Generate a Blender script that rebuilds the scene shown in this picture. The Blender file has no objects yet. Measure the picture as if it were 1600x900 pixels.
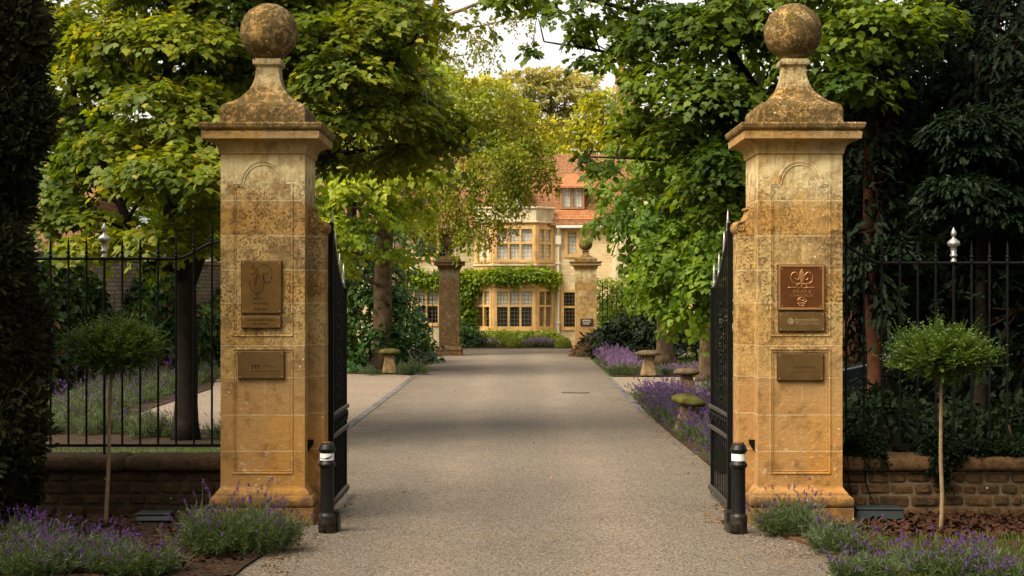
import bpy, bmesh, math, random
import numpy as np
from mathutils import Vector, Matrix

# ------------------------------------------------------------------ camera, sky, sun, exposure
scene = bpy.context.scene
COL = scene.collection
H = 2.13                                   # eye height
cam_data = bpy.data.cameras.new("camera")
cam_data.sensor_width = 36.0
cam_data.lens = 36.0 * 2500.0 / 1600.0
cam_data.shift_y = 15.0 / 1600.0
cam_data.clip_start = 0.1
cam_data.clip_end = 6000.0
cam = bpy.data.objects.new("camera", cam_data)
cam.location = (0, 0, H)
cam.rotation_euler = (math.radians(90), 0, 0)
COL.objects.link(cam)
scene.camera = cam

SUN_EL, SUN_AZ = 50.0, 234.0               # degrees; azimuth clockwise from +Y: behind the camera, to its left
world = bpy.data.worlds.new("World")
scene.world = world
world.use_nodes = True
wn, wl = world.node_tree.nodes, world.node_tree.links
wn.clear()
w_out = wn.new("ShaderNodeOutputWorld")
w_bg = wn.new("ShaderNodeBackground")
w_sky = wn.new("ShaderNodeTexSky")
w_sky.sky_type = 'NISHITA'
w_sky.sun_disc = False
w_sky.sun_elevation = math.radians(SUN_EL)
w_sky.sun_rotation = math.radians(SUN_AZ)
w_sky.air_density = 1.0
w_sky.dust_density = 4.0
w_hs = wn.new("ShaderNodeHueSaturation")
w_hs.inputs['Saturation'].default_value = 0.18
w_hs.inputs['Value'].default_value = 1.0
w_tint = wn.new("ShaderNodeMixRGB")
w_tint.blend_type = 'MULTIPLY'
w_tint.inputs[0].default_value = 1.0
w_tint.inputs[2].default_value = (1.0, 0.955, 0.87, 1)
wl.new(w_sky.outputs[0], w_hs.inputs['Color'])
wl.new(w_hs.outputs[0], w_tint.inputs[1])
wl.new(w_tint.outputs[0], w_bg.inputs['Color'])
w_bg.inputs['Strength'].default_value = 0.15
wl.new(w_bg.outputs[0], w_out.inputs['Surface'])

sun_data = bpy.data.lights.new("sun", 'SUN')
sun_data.energy = 3.2
sun_data.angle = math.radians(50.0)
sun_data.color = (1.0, 0.84, 0.60)
sun = bpy.data.objects.new("sun", sun_data)
_a, _e = math.radians(SUN_AZ), math.radians(SUN_EL)
_d = Vector((math.sin(_a) * math.cos(_e), math.cos(_a) * math.cos(_e), math.sin(_e)))
sun.rotation_euler = _d.to_track_quat('Z', 'Y').to_euler()
sun.location = _d * 60
COL.objects.link(sun)

scene.view_settings.view_transform = 'Standard'
scene.view_settings.look = 'None'
scene.view_settings.exposure = 1.20
scene.view_settings.gamma = 1.0
scene.render.engine = 'CYCLES'
scene.cycles.use_denoising = True
scene.cycles.max_bounces = 6
scene.cycles.diffuse_bounces = 3
scene.cycles.glossy_bounces = 2
scene.cycles.transmission_bounces = 4
scene.cycles.transparent_max_bounces = 8

RNG = np.random.default_rng(7)
random.seed(7)
UP = np.array([0.0, 0.0, 1.0])


def P(x, y, Y):
    """the point at distance Y that the photograph shows at pixel (x, y)"""
    return np.array([(x - 800.0) * Y / 2500.0, Y, H + (465.0 - y) * Y / 2500.0])


# ------------------------------------------------------------------ node helpers and materials
class NT:
    def __init__(s, name):
        s.m = bpy.data.materials.new(name)
        s.m.use_nodes = True
        s.n, s.l = s.m.node_tree.nodes, s.m.node_tree.links
        s.n.clear()
        s.out = s.n.new("ShaderNodeOutputMaterial")
        s.tc = s.n.new("ShaderNodeTexCoord")
        s.obj = s.tc.outputs['Object']

    def put(s, sock, v):
        if v is None:
            return
        if hasattr(v, 'is_linked') or hasattr(v, 'links'):
            s.l.new(v, sock)
        elif isinstance(v, (tuple, list)) and len(v) == 3 and sock.type == 'RGBA':
            sock.default_value = (*v, 1)
        else:
            sock.default_value = v

    def noise(s, scale, detail=4, rough=0.6, vec=None, dist=0.0):
        n = s.n.new("ShaderNodeTexNoise")
        n.inputs['Scale'].default_value = scale
        n.inputs['Detail'].default_value = detail
        n.inputs['Roughness'].default_value = rough
        n.inputs['Distortion'].default_value = dist
        s.l.new(vec if vec is not None else s.obj, n.inputs['Vector'])
        return n.outputs['Fac']

    def vor(s, scale, out='Distance', feature='F1', vec=None, rand=1.0):
        n = s.n.new("ShaderNodeTexVoronoi")
        n.feature = feature
        n.inputs['Scale'].default_value = scale
        n.inputs['Randomness'].default_value = rand
        s.l.new(vec if vec is not None else s.obj, n.inputs['Vector'])
        return n.outputs[out]

    def ramp(s, fac, a, b):
        n = s.n.new("ShaderNodeMapRange")
        n.clamp = True
        n.inputs['From Min'].default_value = a
        n.inputs['From Max'].default_value = b
        s.l.new(fac, n.inputs['Value'])
        return n.outputs[0]

    def math(s, op, a, b=None, c=None):
        n = s.n.new("ShaderNodeMath")
        n.operation = op
        s.put(n.inputs[0], a)
        s.put(n.inputs[1], b)
        s.put(n.inputs[2], c)
        return n.outputs[0]

    def mix(s, fac, a, b, mode='MIX'):
        n = s.n.new("ShaderNodeMixRGB")
        n.blend_type = mode
        s.put(n.inputs[0], fac)
        s.put(n.inputs[1], a)
        s.put(n.inputs[2], b)
        return n.outputs[0]

    def sep(s, v=None):
        n = s.n.new("ShaderNodeSeparateXYZ")
        s.l.new(v if v is not None else s.obj, n.inputs[0])
        return n.outputs

    def comb(s, x, y, z):
        n = s.n.new("ShaderNodeCombineXYZ")
        for i, v in enumerate((x, y, z)):
            s.put(n.inputs[i], v)
        return n.outputs[0]

    def bump(s, h, strength=0.5, dist=0.01, normal=None):
        n = s.n.new("ShaderNodeBump")
        n.inputs['Strength'].default_value = strength
        n.inputs['Distance'].default_value = dist
        s.l.new(h, n.inputs['Height'])
        if normal is not None:
            s.l.new(normal, n.inputs['Normal'])
        return n.outputs[0]

    def bsdf(s, col, rough=0.8, metal=0.0, normal=None, spec=0.5, coat=0.0):
        n = s.n.new("ShaderNodeBsdfPrincipled")
        s.put(n.inputs['Base Color'], col)
        s.put(n.inputs['Roughness'], rough)
        s.put(n.inputs['Metallic'], metal)
        n.inputs['Specular IOR Level'].default_value = spec
        n.inputs['Coat Weight'].default_value = coat
        if normal is not None:
            s.l.new(normal, n.inputs['Normal'])
        return n.outputs[0]

    def done(s, shader):
        s.l.new(shader, s.out.inputs['Surface'])
        return s.m


def leaf_mat(name, c1, c2, c3=None, trans=0.35, rough=0.5, spec=0.20, yellow=None):
    """leaf: a colour of its own per leaf, part reflected, part let through"""
    t = NT(name)
    g = t.n.new("ShaderNodeNewGeometry")
    r = g.outputs['Random Per Island']
    col = t.mix(r, c1, c2)
    if c3 is not None:
        col = t.mix(t.ramp(t.noise(0.45, 2), 0.42, 0.62), col, c3)
    r2 = t.math('FRACT', t.math('MULTIPLY', r, 37.3))
    if yellow is not None:
        col = t.mix(t.ramp(r2, 0.93, 0.97), col, yellow)
    b = t.bsdf(col, rough, spec=spec)
    tr = t.n.new("ShaderNodeBsdfTranslucent")
    t.l.new(t.mix(1.0, col, (2.3, 2.0, 0.5), 'MULTIPLY'), tr.inputs['Color'])
    mx = t.n.new("ShaderNodeMixShader")
    mx.inputs[0].default_value = trans
    t.l.new(b, mx.inputs[1])
    t.l.new(tr.outputs[0], mx.inputs[2])
    return t.done(mx.outputs[0])


def simple(name, col, rough=0.6, metal=0.0, var=0.25, scale=12.0, bump=0.0, spec=None, coat=0.0):
    spec = spec if spec is not None else (0.12 if rough > 0.75 else 0.4)
    t = NT(name)
    n = t.noise(scale, 5)
    c = t.mix(t.ramp(n, 0.3, 0.7), tuple(v * (1 - var) for v in col), tuple(min(1, v * (1 + var)) for v in col))
    nm = t.bump(t.noise(scale * 4, 4), bump, 0.01) if bump else None
    return t.done(t.bsdf(c, rough, metal, nm, spec, coat))


# joint heights of the gate piers, measured from the photograph
JOINTS = [0.69, 1.03, 1.38, 1.68, 2.08, 2.39, 2.71, 3.04]


def pier_stone(name, tone=1.0, lichen=1.0, joint=0.62, lift=0.0):
    t = NT(name)
    xyz = t.sep()
    oi = t.n.new("ShaderNodeObjectInfo")
    vm = t.n.new("ShaderNodeVectorMath")
    vm.operation = 'MULTIPLY_ADD'
    t.l.new(oi.outputs['Location'], vm.inputs[0])
    vm.inputs[1].default_value = (0.83, 0.31, 0.0)
    t.l.new(t.obj, vm.inputs[2])
    t.obj = vm.outputs[0]
    z = t.math('ADD', xyz[2], lift)
    big = t.noise(1.7, 4)
    med = t.noise(7.0, 6, 0.65)
    fine = t.noise(55.0, 5, 0.7)
    # each course has a colour of its own
    idx = None
    for zi in JOINTS:
        st = t.math('GREATER_THAN', z, zi)
        idx = st if idx is None else t.math('ADD', idx, st)
    wnz = t.n.new("ShaderNodeTexWhiteNoise")
    wnz.noise_dimensions = '2D'
    side = t.math('GREATER_THAN', xyz[0], 0.05)
    t.l.new(t.comb(idx, side, 0.0), wnz.inputs['Vector'])
    rnd = wnz.outputs['Value']
    base = t.mix(rnd, (0.36 * tone, 0.188 * tone, 0.048 * tone), (0.42 * tone, 0.282 * tone, 0.112 * tone))
    base = t.mix(t.ramp(big, 0.35, 0.68), base, (0.40 * tone, 0.255 * tone, 0.085 * tone))
    rb = t.math('FRACT', t.math('MULTIPLY', rnd, 17.0))
    base = t.mix(t.math('MULTIPLY', t.math('GREATER_THAN', rb, 0.6), 0.6), base, (0.30 * tone, 0.215 * tone, 0.115 * tone))
    base = t.mix(t.math('MULTIPLY', t.math('LESS_THAN', rb, 0.25), 0.6), base, (0.44 * tone, 0.315 * tone, 0.135 * tone))
    low = t.ramp(z, 1.9, 0.7)
    base = t.mix(t.math('MULTIPLY', low, 0.55), base, (0.37 * tone, 0.155 * tone, 0.026 * tone))
    base = t.mix(t.ramp(med, 0.50, 0.66), base, t.mix(0.65, base, (0.15, 0.075, 0.022)))
    # washed pale stone under the cornice
    pale = t.math('MULTIPLY', t.ramp(z, 2.95, 3.2), t.ramp(z, 3.50, 3.38))
    pale = t.math('MULTIPLY', pale, t.ramp(med, 0.36, 0.56))
    base = t.mix(t.math('MULTIPLY', pale, 0.92), base, (0.68 * tone, 0.56 * tone, 0.31 * tone))
    # dark lichen speckle, mostly above the lower panel
    hi = t.math('MULTIPLY', t.ramp(z, 1.2, 2.1), t.ramp(z, 3.35, 3.1))
    hi = t.math('ADD', t.math('MULTIPLY', hi, 0.9), 0.12)
    hi = t.math('MAXIMUM', hi, t.ramp(z, 3.60, 3.70))
    spk = t.math('MULTIPLY', t.ramp(t.noise(44.0, 5, 0.75), 0.53, 0.58), t.ramp(t.noise(2.4, 6, 0.7), 0.38, 0.55))
    spk = t.math('MULTIPLY', spk, hi)
    base = t.mix(t.math('MULTIPLY', spk, 0.72 * lichen), base, (0.045, 0.025, 0.010))
    grime = t.math('MULTIPLY', t.ramp(t.noise(6.0, 6, 0.75), 0.47, 0.60), hi)
    base = t.mix(t.math('MULTIPLY', grime, 0.62 * lichen), base, (0.105 * tone, 0.064 * tone, 0.026 * tone))
    # black crust high on the cap, moss
    cap = t.math('MULTIPLY', t.ramp(z, 3.66, 3.76), t.ramp(t.noise(11.0, 6, 0.75), 0.36, 0.52))
    base = t.mix(t.math('MULTIPLY', cap, 0.86), base, (0.060, 0.040, 0.012))
    moss = t.math('MULTIPLY', t.ramp(z, 3.7, 3.8), t.ramp(t.noise(6.0, 5, 0.6), 0.55, 0.66))
    base = t.mix(t.math('MULTIPLY', moss, 0.7), base, (0.095, 0.080, 0.012))
    # dirty plinth, streaks of lime low on the shaft
    pl_ = t.math('MULTIPLY', t.ramp(z, 0.34, 0.26), t.ramp(t.noise(7.0, 6, 0.75), 0.28, 0.54))
    base = t.mix(t.math('MULTIPLY', pl_, 0.88), base, (0.105, 0.062, 0.026))
    ls = t.math('MULTIPLY', t.math('MULTIPLY', t.ramp(z, 0.95, 0.6), t.ramp(z, 0.28, 0.40)), t.ramp(t.noise(13.0, 6, 0.75), 0.57, 0.63))
    base = t.mix(t.math('MULTIPLY', ls, 0.75), base, (0.50 * tone, 0.42 * tone, 0.30 * tone))
    pp = t.math('MULTIPLY', t.ramp(t.noise(8.0, 5, 0.7), 0.60, 0.66), t.ramp(z, 1.5, 2.2))
    base = t.mix(t.math('MULTIPLY', pp, 0.55), base, (0.42 * tone, 0.32 * tone, 0.16 * tone))
    nk = t.math('MULTIPLY', t.math('MULTIPLY', t.ramp(z, 4.12, 4.20), t.ramp(z, 4.46, 4.42)), t.ramp(med, 0.66, 0.46))
    base = t.mix(t.math('MULTIPLY', nk, 0.0 if lift else 0.85), base, (0.46 * tone, 0.36 * tone, 0.19 * tone))
    # run-off streaks under the ledges
    sv = t.sep()
    stv = t.comb(t.math('MULTIPLY', sv[0], 9.0), t.math('MULTIPLY', sv[1], 9.0), t.math('MULTIPLY', sv[2], 0.7))
    stn = t.ramp(t.noise(1.6, 5, 0.65, vec=stv), 0.50, 0.68)
    stm = t.math('MULTIPLY', t.ramp(z, 2.3, 3.45), t.ramp(z, 3.72, 3.60))
    base = t.mix(t.math('MULTIPLY', t.math('MULTIPLY', stn, stm), 0.55), base, (0.13, 0.075, 0.026))
    # white lichen dots
    v = t.math('MULTIPLY', t.ramp(t.vor(17.0), 0.20, 0.12), t.ramp(t.noise(2.6, 3), 0.56, 0.64))
    base = t.mix(t.math('MULTIPLY', v, 0.8), base, (0.60, 0.55, 0.42))
    # lime joints
    jl = None
    warp = t.math('MULTIPLY', t.math('SUBTRACT', t.noise(30.0, 3), 0.5), 0.010)
    zz = t.math('ADD', z, warp)
    for zi in JOINTS:
        d = t.math('LESS_THAN', t.math('ABSOLUTE', t.math('SUBTRACT', zz, zi)), 0.0055)
        jl = d if jl is None else t.math('MAXIMUM', jl, d)
    # upright joints in every other course of the face
    par = t.math('LESS_THAN', t.math('FRACT', t.math('MULTIPLY', t.math('ADD', idx, 0.2), 0.5)), 0.5)
    vx = t.math('LESS_THAN', t.math('ABSOLUTE', t.math('SUBTRACT', xyz[0], 0.02)), 0.004)
    vx = t.math('MULTIPLY', vx, par)
    vx = t.math('MULTIPLY', t.math('MULTIPLY', vx, t.math('LESS_THAN', z, 3.04)), t.math('GREATER_THAN', z, 0.70))
    jl = t.math('MAXIMUM', jl, t.math('MULTIPLY', vx, 0.7))
    base = t.mix(t.math('MULTIPLY', jl, t.math('MULTIPLY', joint, t.ramp(t.noise(4.5, 4), 0.30, 0.55))), base, (0.60, 0.46, 0.26))
    base = t.mix(0.35, base, t.mix(1.0, base, t.mix(fine, (0.4, 0.4, 0.4), (1.6, 1.6, 1.6)), 'MULTIPLY'))
    h = t.math('ADD', t.math('MULTIPLY', fine, 0.5), t.math('MULTIPLY', t.noise(16.0, 6, 0.7), 0.9))
    h = t.math('SUBTRACT', h, t.math('MULTIPLY', jl, 0.35))
    h = t.math('SUBTRACT', h, t.math('MULTIPLY', spk, 0.5))
    return t.done(t.bsdf(base, 0.9, 0, t.bump(h, 0.9, 0.014), 0.2))


def brick_mat(name, c1, c2, mortar, bw, bh, msize=0.012, rough=0.9, bump=0.6, plane='xz', zs=1.0, squash=1.0, noise_amt=0.5, offs=0.5):
    t = NT(name)
    x = t.sep()
    # slightly wavering courses
    wob = t.math('MULTIPLY', t.math('SUBTRACT', t.noise(1.6, 3), 0.5), 0.05 * noise_amt)
    if plane == 'xz':
        u = t.math('ADD', x[0], x[1])
    elif plane == 'yz':
        u = x[1]
    else:
        u = x[0]
    vec = t.comb(u, t.math('ADD', t.math('MULTIPLY', x[2], zs), wob), 0.0)
    b = t.n.new("ShaderNodeTexBrick")
    b.offset = offs
    b.squash = squash
    t.l.new(vec, b.inputs['Vector'])
    b.inputs['Scale'].default_value = 1.0
    b.inputs['Brick Width'].default_value = bw
    b.inputs['Row Height'].default_value = bh
    b.inputs['Mortar Size'].default_value = msize
    b.inputs['Mortar Smooth'].default_value = 0.3
    t.put(b.inputs['Color1'], c1)
    t.put(b.inputs['Color2'], c2)
    t.put(b.inputs['Mortar'], mortar)
    n = t.noise(9.0, 6, 0.7)
    col = t.mix(noise_amt, b.outputs['Color'], t.mix(1.0, b.outputs['Color'], t.mix(n, (0.35, 0.35, 0.35), (1.6, 1.6, 1.6)), 'MULTIPLY'))
    col = t.mix(t.math('MULTIPLY', t.ramp(t.noise(0.9, 4), 0.5, 0.7), 0.35), col, t.mix(1.0, col, (0.5, 0.5, 0.5), 'MULTIPLY'))
    h = t.math('ADD', t.math('MULTIPLY', b.outputs['Fac'], -1.0), t.math('MULTIPLY', n, 0.7))
    return t.done(t.bsdf(col, rough, 0, t.bump(h, bump, 0.02), 0.2))


def gravel_mat(name, a, b, c, scale=62.0, tracks_shading=False):
    t = NT(name)
    cell = t.vor(scale, 'Color')
    d = t.vor(scale, 'Distance')
    hs = t.sep(cell)
    col = t.mix(hs[0], a, b)
    col = t.mix(t.ramp(hs[1], 0.80, 0.9), col, c)
    col = t.mix(t.ramp(d, 0.35, 0.75), col, t.mix(0.6, col, (0.06, 0.045, 0.03)))
    big = t.noise(0.35, 5, 0.6)
    col = t.mix(t.math('MULTIPLY', t.ramp(big, 0.35, 0.7), 0.5), col, t.mix(1.0, col, (0.74, 0.72, 0.70), 'MULTIPLY'))
    pat = t.noise(2.2, 5, 0.65)
    col = t.mix(t.math('MULTIPLY', t.ramp(pat, 0.45, 0.75), 0.35), col, t.mix(1.0, col, (1.25, 1.18, 1.05), 'MULTIPLY'))
    if tracks_shading:
        # two worn wheel lanes either way, wandering; strengthened to paint a more lit centre
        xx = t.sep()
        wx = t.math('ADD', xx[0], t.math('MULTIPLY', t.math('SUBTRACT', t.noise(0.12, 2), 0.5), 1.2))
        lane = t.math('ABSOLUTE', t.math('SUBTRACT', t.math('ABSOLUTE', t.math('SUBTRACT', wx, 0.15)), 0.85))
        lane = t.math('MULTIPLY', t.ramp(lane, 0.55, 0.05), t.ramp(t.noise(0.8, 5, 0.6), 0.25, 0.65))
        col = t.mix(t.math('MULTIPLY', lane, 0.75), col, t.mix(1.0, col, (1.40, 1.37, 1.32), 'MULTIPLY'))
        edge = t.math('MULTIPLY', t.ramp(t.math('ABSOLUTE', xx[0]), 1.5, 2.5), t.ramp(t.noise(1.7, 6, 0.7), 0.35, 0.65))  # both sides painted darker, falloff of light put into the colour
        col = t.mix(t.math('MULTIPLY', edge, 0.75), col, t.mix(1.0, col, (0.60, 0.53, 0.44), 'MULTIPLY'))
    # brown litter dust blown to patches
    dus = t.math('MULTIPLY', t.ramp(t.noise(1.1, 6, 0.7), 0.60, 0.74), 0.5)
    col = t.mix(dus, col, (0.17, 0.115, 0.06))
    h = t.math('SUBTRACT', t.math('MULTIPLY', hs[2], 0.4), d)
    return t.done(t.bsdf(col, 0.85, 0, t.bump(h, 0.7, 0.012), 0.25))


M = {}
M['pier'] = pier_stone('golden limestone')
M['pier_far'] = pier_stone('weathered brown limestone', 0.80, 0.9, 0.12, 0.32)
M['pier_shaded'] = pier_stone('limestone with painted shade', 0.14, 0.6, 0.05, 0.32)  # pier stone darkened: the shade on the far left pier is in the colour
M['gravel'] = gravel_mat('bound gravel', (0.108, 0.092, 0.076), (0.240, 0.208, 0.174), (0.078, 0.054, 0.036), tracks_shading=True)
M['gravel_pale'] = gravel_mat('pale gravel', (0.17, 0.135, 0.105), (0.29, 0.24, 0.19), (0.12, 0.08, 0.055), 48.0)
M['loose_stone'] = leaf_mat('loose stone', (0.11, 0.085, 0.062), (0.25, 0.20, 0.15), None, 0.0, 0.9, 0.1)
M['setts'] = brick_mat('grey setts', (0.095, 0.093, 0.095), (0.13, 0.125, 0.122), (0.07, 0.062, 0.055), 0.2, 0.2, 0.02, plane='xz')
M['soil'] = simple('dark soil', (0.030, 0.019, 0.011), 0.95, var=0.6, scale=9, bump=0.8)
M['mulch'] = simple('bark chips', (0.040, 0.018, 0.010), 0.9, var=0.6, scale=14, bump=0.6)
M['turf'] = simple('mown turf', (0.035, 0.055, 0.010), 0.9, var=0.4, scale=5, bump=0.8)
M['iron'] = simple('black painted iron', (0.0035, 0.0035, 0.0035), 0.5, var=0.4, scale=25, bump=0.15, spec=0.12)
M['iron_worn'] = simple('worn iron rail', (0.035, 0.029, 0.020), 0.6, var=0.5, scale=18, bump=0.2)
M['silver'] = simple('silver paint', (0.40, 0.39, 0.37), 0.36, 0.7, var=0.2, scale=20, bump=0.15)
def dusty_black():
    t = NT('black cast iron paint')
    z = t.sep()[2]
    n = t.noise(26.0, 6, 0.7)
    c = t.mix(t.ramp(n, .35, .7), (0.004, 0.004, 0.0045), (0.009, 0.0085, 0.008))
    d = t.math('MULTIPLY', t.ramp(z, 0.22, 0.0), t.ramp(t.noise(18.0, 6, 0.75), 0.40, 0.62))
    c = t.mix(t.math('MULTIPLY', d, 0.7), c, (0.13, 0.10, 0.075))
    sc = t.math('MULTIPLY', t.ramp(t.noise(60.0, 3, 0.5), 0.68, 0.71), t.ramp(t.noise(7.0, 2), 0.5, 0.6))
    c = t.mix(sc, c, (0.16, 0.15, 0.14))
    return t.done(t.bsdf(c, t.math('ADD', 0.24, t.math('MULTIPLY', n, 0.3)), 0, t.bump(n, 0.15, 0.005), 0.25))


M['bollard'] = dusty_black()
M['white_band'] = simple('white reflective band', (0.74, 0.74, 0.74), 0.4, var=0.08, scale=16)
M['rust'] = simple('rusty cap', (0.10, 0.045, 0.022), 0.8, var=0.5, scale=40, bump=0.3)
M['bronze'] = simple('aged bronze', (0.15, 0.080, 0.022), 0.42, 0.7, var=0.3, scale=6, bump=0.05)
M['bronze_dark'] = simple('dark bronze edge', (0.06, 0.030, 0.014), 0.55, 0.5, var=0.3, scale=10)
M['copper'] = simple('copper plate', (0.17, 0.062, 0.022), 0.36, 0.75, var=0.2, scale=5, bump=0.04)
M['copper_light'] = simple('rubbed copper relief', (0.52, 0.25, 0.10), 0.34, 0.8, var=0.15, scale=12)
M['brass'] = simple('dull brass', (0.15, 0.088, 0.032), 0.40, 0.7, var=0.25, scale=6, bump=0.05)
M['brass_light'] = simple('rubbed brass', (0.50, 0.36, 0.18), 0.38, 0.7, var=0.2, scale=12)
M['ink'] = simple('dark engraving', (0.015, 0.009, 0.004), 0.8, 0.0, var=0.2)
M['house_wall'] = brick_mat('cream rubble stone', (0.66, 0.54, 0.33), (0.52, 0.40, 0.22), (0.58, 0.48, 0.31), 0.34, 0.14, 0.02, bump=0.5)
M['dressing'] = simple('ochre dressed stone', (0.62, 0.39, 0.155), 0.85, var=0.22, scale=2.4, bump=0.2)
M['parapet'] = simple('pale dressed stone', (0.52, 0.45, 0.30), 0.85, var=0.25, scale=2.0, bump=0.3)
M['tiles'] = brick_mat('clay roof tiles', (0.31, 0.145, 0.058), (0.17, 0.085, 0.042), (0.09, 0.045, 0.026), 0.12, 0.10, 0.014, bump=0.9, plane='x', zs=1.45, noise_amt=0.6)
M['tiles_new'] = brick_mat('orange roof tiles', (0.42, 0.175, 0.070), (0.31, 0.125, 0.055), (0.16, 0.065, 0.030), 0.12, 0.10, 0.012, bump=0.9, plane='xz', zs=1.3, noise_amt=0.5)
M['brick'] = brick_mat('red brick', (0.34, 0.12, 0.06), (0.26, 0.095, 0.05), (0.30, 0.24, 0.18), 0.22, 0.075, 0.01)
M['garden_wall'] = brick_mat('grey rubble wall', (0.22, 0.175, 0.12), (0.13, 0.10, 0.068), (0.10, 0.08, 0.058), 0.24, 0.10, 0.02, plane='yz', bump=0.9)
def walling(name, a, b):
    t = NT(name)
    g = t.n.new("ShaderNodeNewGeometry")
    c = t.mix(g.outputs['Random Per Island'], a, b)
    n = t.noise(14.0, 6, 0.7)
    c = t.mix(0.8, c, t.mix(1.0, c, t.mix(t.ramp(n, .3, .7), (0.35, 0.33, 0.3), (1.6, 1.6, 1.6)), 'MULTIPLY'))
    c = t.mix(t.math('MULTIPLY', t.ramp(t.noise(4.0, 6, 0.7), 0.52, 0.62), 0.6), c, (0.022, 0.024, 0.010))
    c = t.mix(t.math('MULTIPLY', t.ramp(t.vor(11.0), 0.16, 0.10), t.ramp(t.noise(2.3, 3), 0.60, 0.64)), c, (0.40, 0.38, 0.32))
    h = t.math('ADD', n, t.math('MULTIPLY', t.noise(45.0, 4), 0.5))
    return t.done(t.bsdf(c, 0.95, 0, t.bump(h, 1.0, 0.02), 0.1))


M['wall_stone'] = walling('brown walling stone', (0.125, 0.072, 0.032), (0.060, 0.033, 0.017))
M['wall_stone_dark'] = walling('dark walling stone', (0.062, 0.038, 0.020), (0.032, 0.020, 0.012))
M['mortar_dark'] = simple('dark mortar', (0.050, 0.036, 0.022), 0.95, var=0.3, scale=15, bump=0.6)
M['mortar'] = simple('old mortar', (0.155, 0.115, 0.070), 0.95, var=0.3, scale=15, bump=0.6)
M['lead'] = simple('lead', (0.22, 0.22, 0.22), 0.6, 0.2)
M['pipe'] = simple('cream painted pipe', (0.66, 0.60, 0.46), 0.5, var=0.1)
M['curtain'] = simple('white curtain', (0.85, 0.83, 0.76), 0.9, var=0.12, scale=20)
M['wood_frame'] = simple('oak dormer frame', (0.26, 0.13, 0.055), 0.7, var=0.25)
M['bark_dark'] = simple('dark bark', (0.014, 0.011, 0.008), 0.95, var=0.5, scale=7, bump=1.0)
M['bark'] = simple('ridged grey brown bark', (0.085, 0.058, 0.032), 0.95, var=0.55, scale=6, bump=1.0)
M['bark_red'] = simple('red brown bark', (0.060, 0.023, 0.011), 0.95, var=0.45, scale=6, bump=1.0)
M['bark_pale'] = simple('pale young bark', (0.20, 0.135, 0.075), 0.85, var=0.3, scale=18, bump=0.4)
M['branch'] = simple('brown branch bark', (0.12, 0.08, 0.045), 0.9, var=0.4, scale=9, bump=0.5)
M['plastic'] = simple('dark plastic lid', (0.012, 0.017, 0.019), 0.5, var=0.2, scale=14)
M['car_paint'] = simple('black car paint', (0.008, 0.012, 0.013), 0.12, var=0.1, coat=1.0)
M['car_glass'] = simple('car glass', (0.02, 0.03, 0.032), 0.04, var=0.1)
M['chrome'] = simple('chrome', (0.7, 0.72, 0.74), 0.15, 1.0, var=0.05)
M['rubber'] = simple('tyre rubber', (0.012, 0.012, 0.012), 0.8, var=0.2)
M['staddle'] = simple('lichened staddle stone', (0.15, 0.102, 0.052), 0.95, var=0.5, scale=9, bump=0.9)
M['staddle_cap'] = simple('dark weathered stone cap', (0.075, 0.052, 0.030), 0.95, var=0.6, scale=9, bump=1.0)
M['moss_cap'] = simple('mossy stone cap', (0.085, 0.078, 0.018), 0.95, var=0.6, scale=7, bump=1.0)

M['maple'] = leaf_mat('maple leaf', (0.066, 0.104, 0.006), (0.190, 0.215, 0.010), (0.050, 0.085, 0.006), 0.42, yellow=(0.26, 0.22, 0.02))
M['maple_deep'] = leaf_mat('deep maple leaf', (0.034, 0.072, 0.005), (0.130, 0.175, 0.009), (0.030, 0.060, 0.005), 0.42)
M['lime'] = leaf_mat('lime leaf', (0.060, 0.120, 0.008), (0.155, 0.225, 0.014), (0.048, 0.095, 0.007), 0.40)
M['bright'] = leaf_mat('bright young leaf', (0.16, 0.22, 0.012), (0.27, 0.30, 0.020), (0.11, 0.175, 0.012), 0.46)
M['birch'] = leaf_mat('small yellow green leaf', (0.075, 0.125, 0.010), (0.21, 0.235, 0.016), (0.15, 0.130, 0.014), 0.42)
M['gold'] = leaf_mat('golden leaf', (0.23, 0.245, 0.014), (0.38, 0.36, 0.024), (0.17, 0.19, 0.012), 0.46)
M['cedar'] = leaf_mat('cedar needles', (0.24, 0.23, 0.085), (0.36, 0.33, 0.13), (0.17, 0.18, 0.06), 0.35)
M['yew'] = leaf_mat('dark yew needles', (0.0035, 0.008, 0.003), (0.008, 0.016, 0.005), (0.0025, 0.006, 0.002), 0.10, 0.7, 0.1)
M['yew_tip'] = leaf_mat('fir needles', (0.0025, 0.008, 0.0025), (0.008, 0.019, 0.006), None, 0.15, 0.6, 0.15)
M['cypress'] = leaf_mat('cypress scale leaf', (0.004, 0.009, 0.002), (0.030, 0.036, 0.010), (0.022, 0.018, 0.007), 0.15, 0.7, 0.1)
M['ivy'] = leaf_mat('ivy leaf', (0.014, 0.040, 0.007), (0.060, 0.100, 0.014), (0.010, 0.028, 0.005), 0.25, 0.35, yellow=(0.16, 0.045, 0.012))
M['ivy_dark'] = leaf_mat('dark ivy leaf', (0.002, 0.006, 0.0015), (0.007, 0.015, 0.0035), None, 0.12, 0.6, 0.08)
M['laurel'] = leaf_mat('glossy shrub leaf', (0.020, 0.062, 0.012), (0.055, 0.115, 0.020), (0.016, 0.045, 0.010), 0.25, 0.35)
M['wisteria'] = leaf_mat('wisteria leaf', (0.12, 0.20, 0.014), (0.24, 0.31, 0.022), (0.09, 0.16, 0.014), 0.35)
M['topiary'] = leaf_mat('small honeysuckle leaf', (0.032, 0.070, 0.012), (0.080, 0.125, 0.022), None, 0.28)
M['box'] = leaf_mat('box leaf', (0.10, 0.135, 0.014), (0.17, 0.20, 0.024), None, 0.3)
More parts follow.
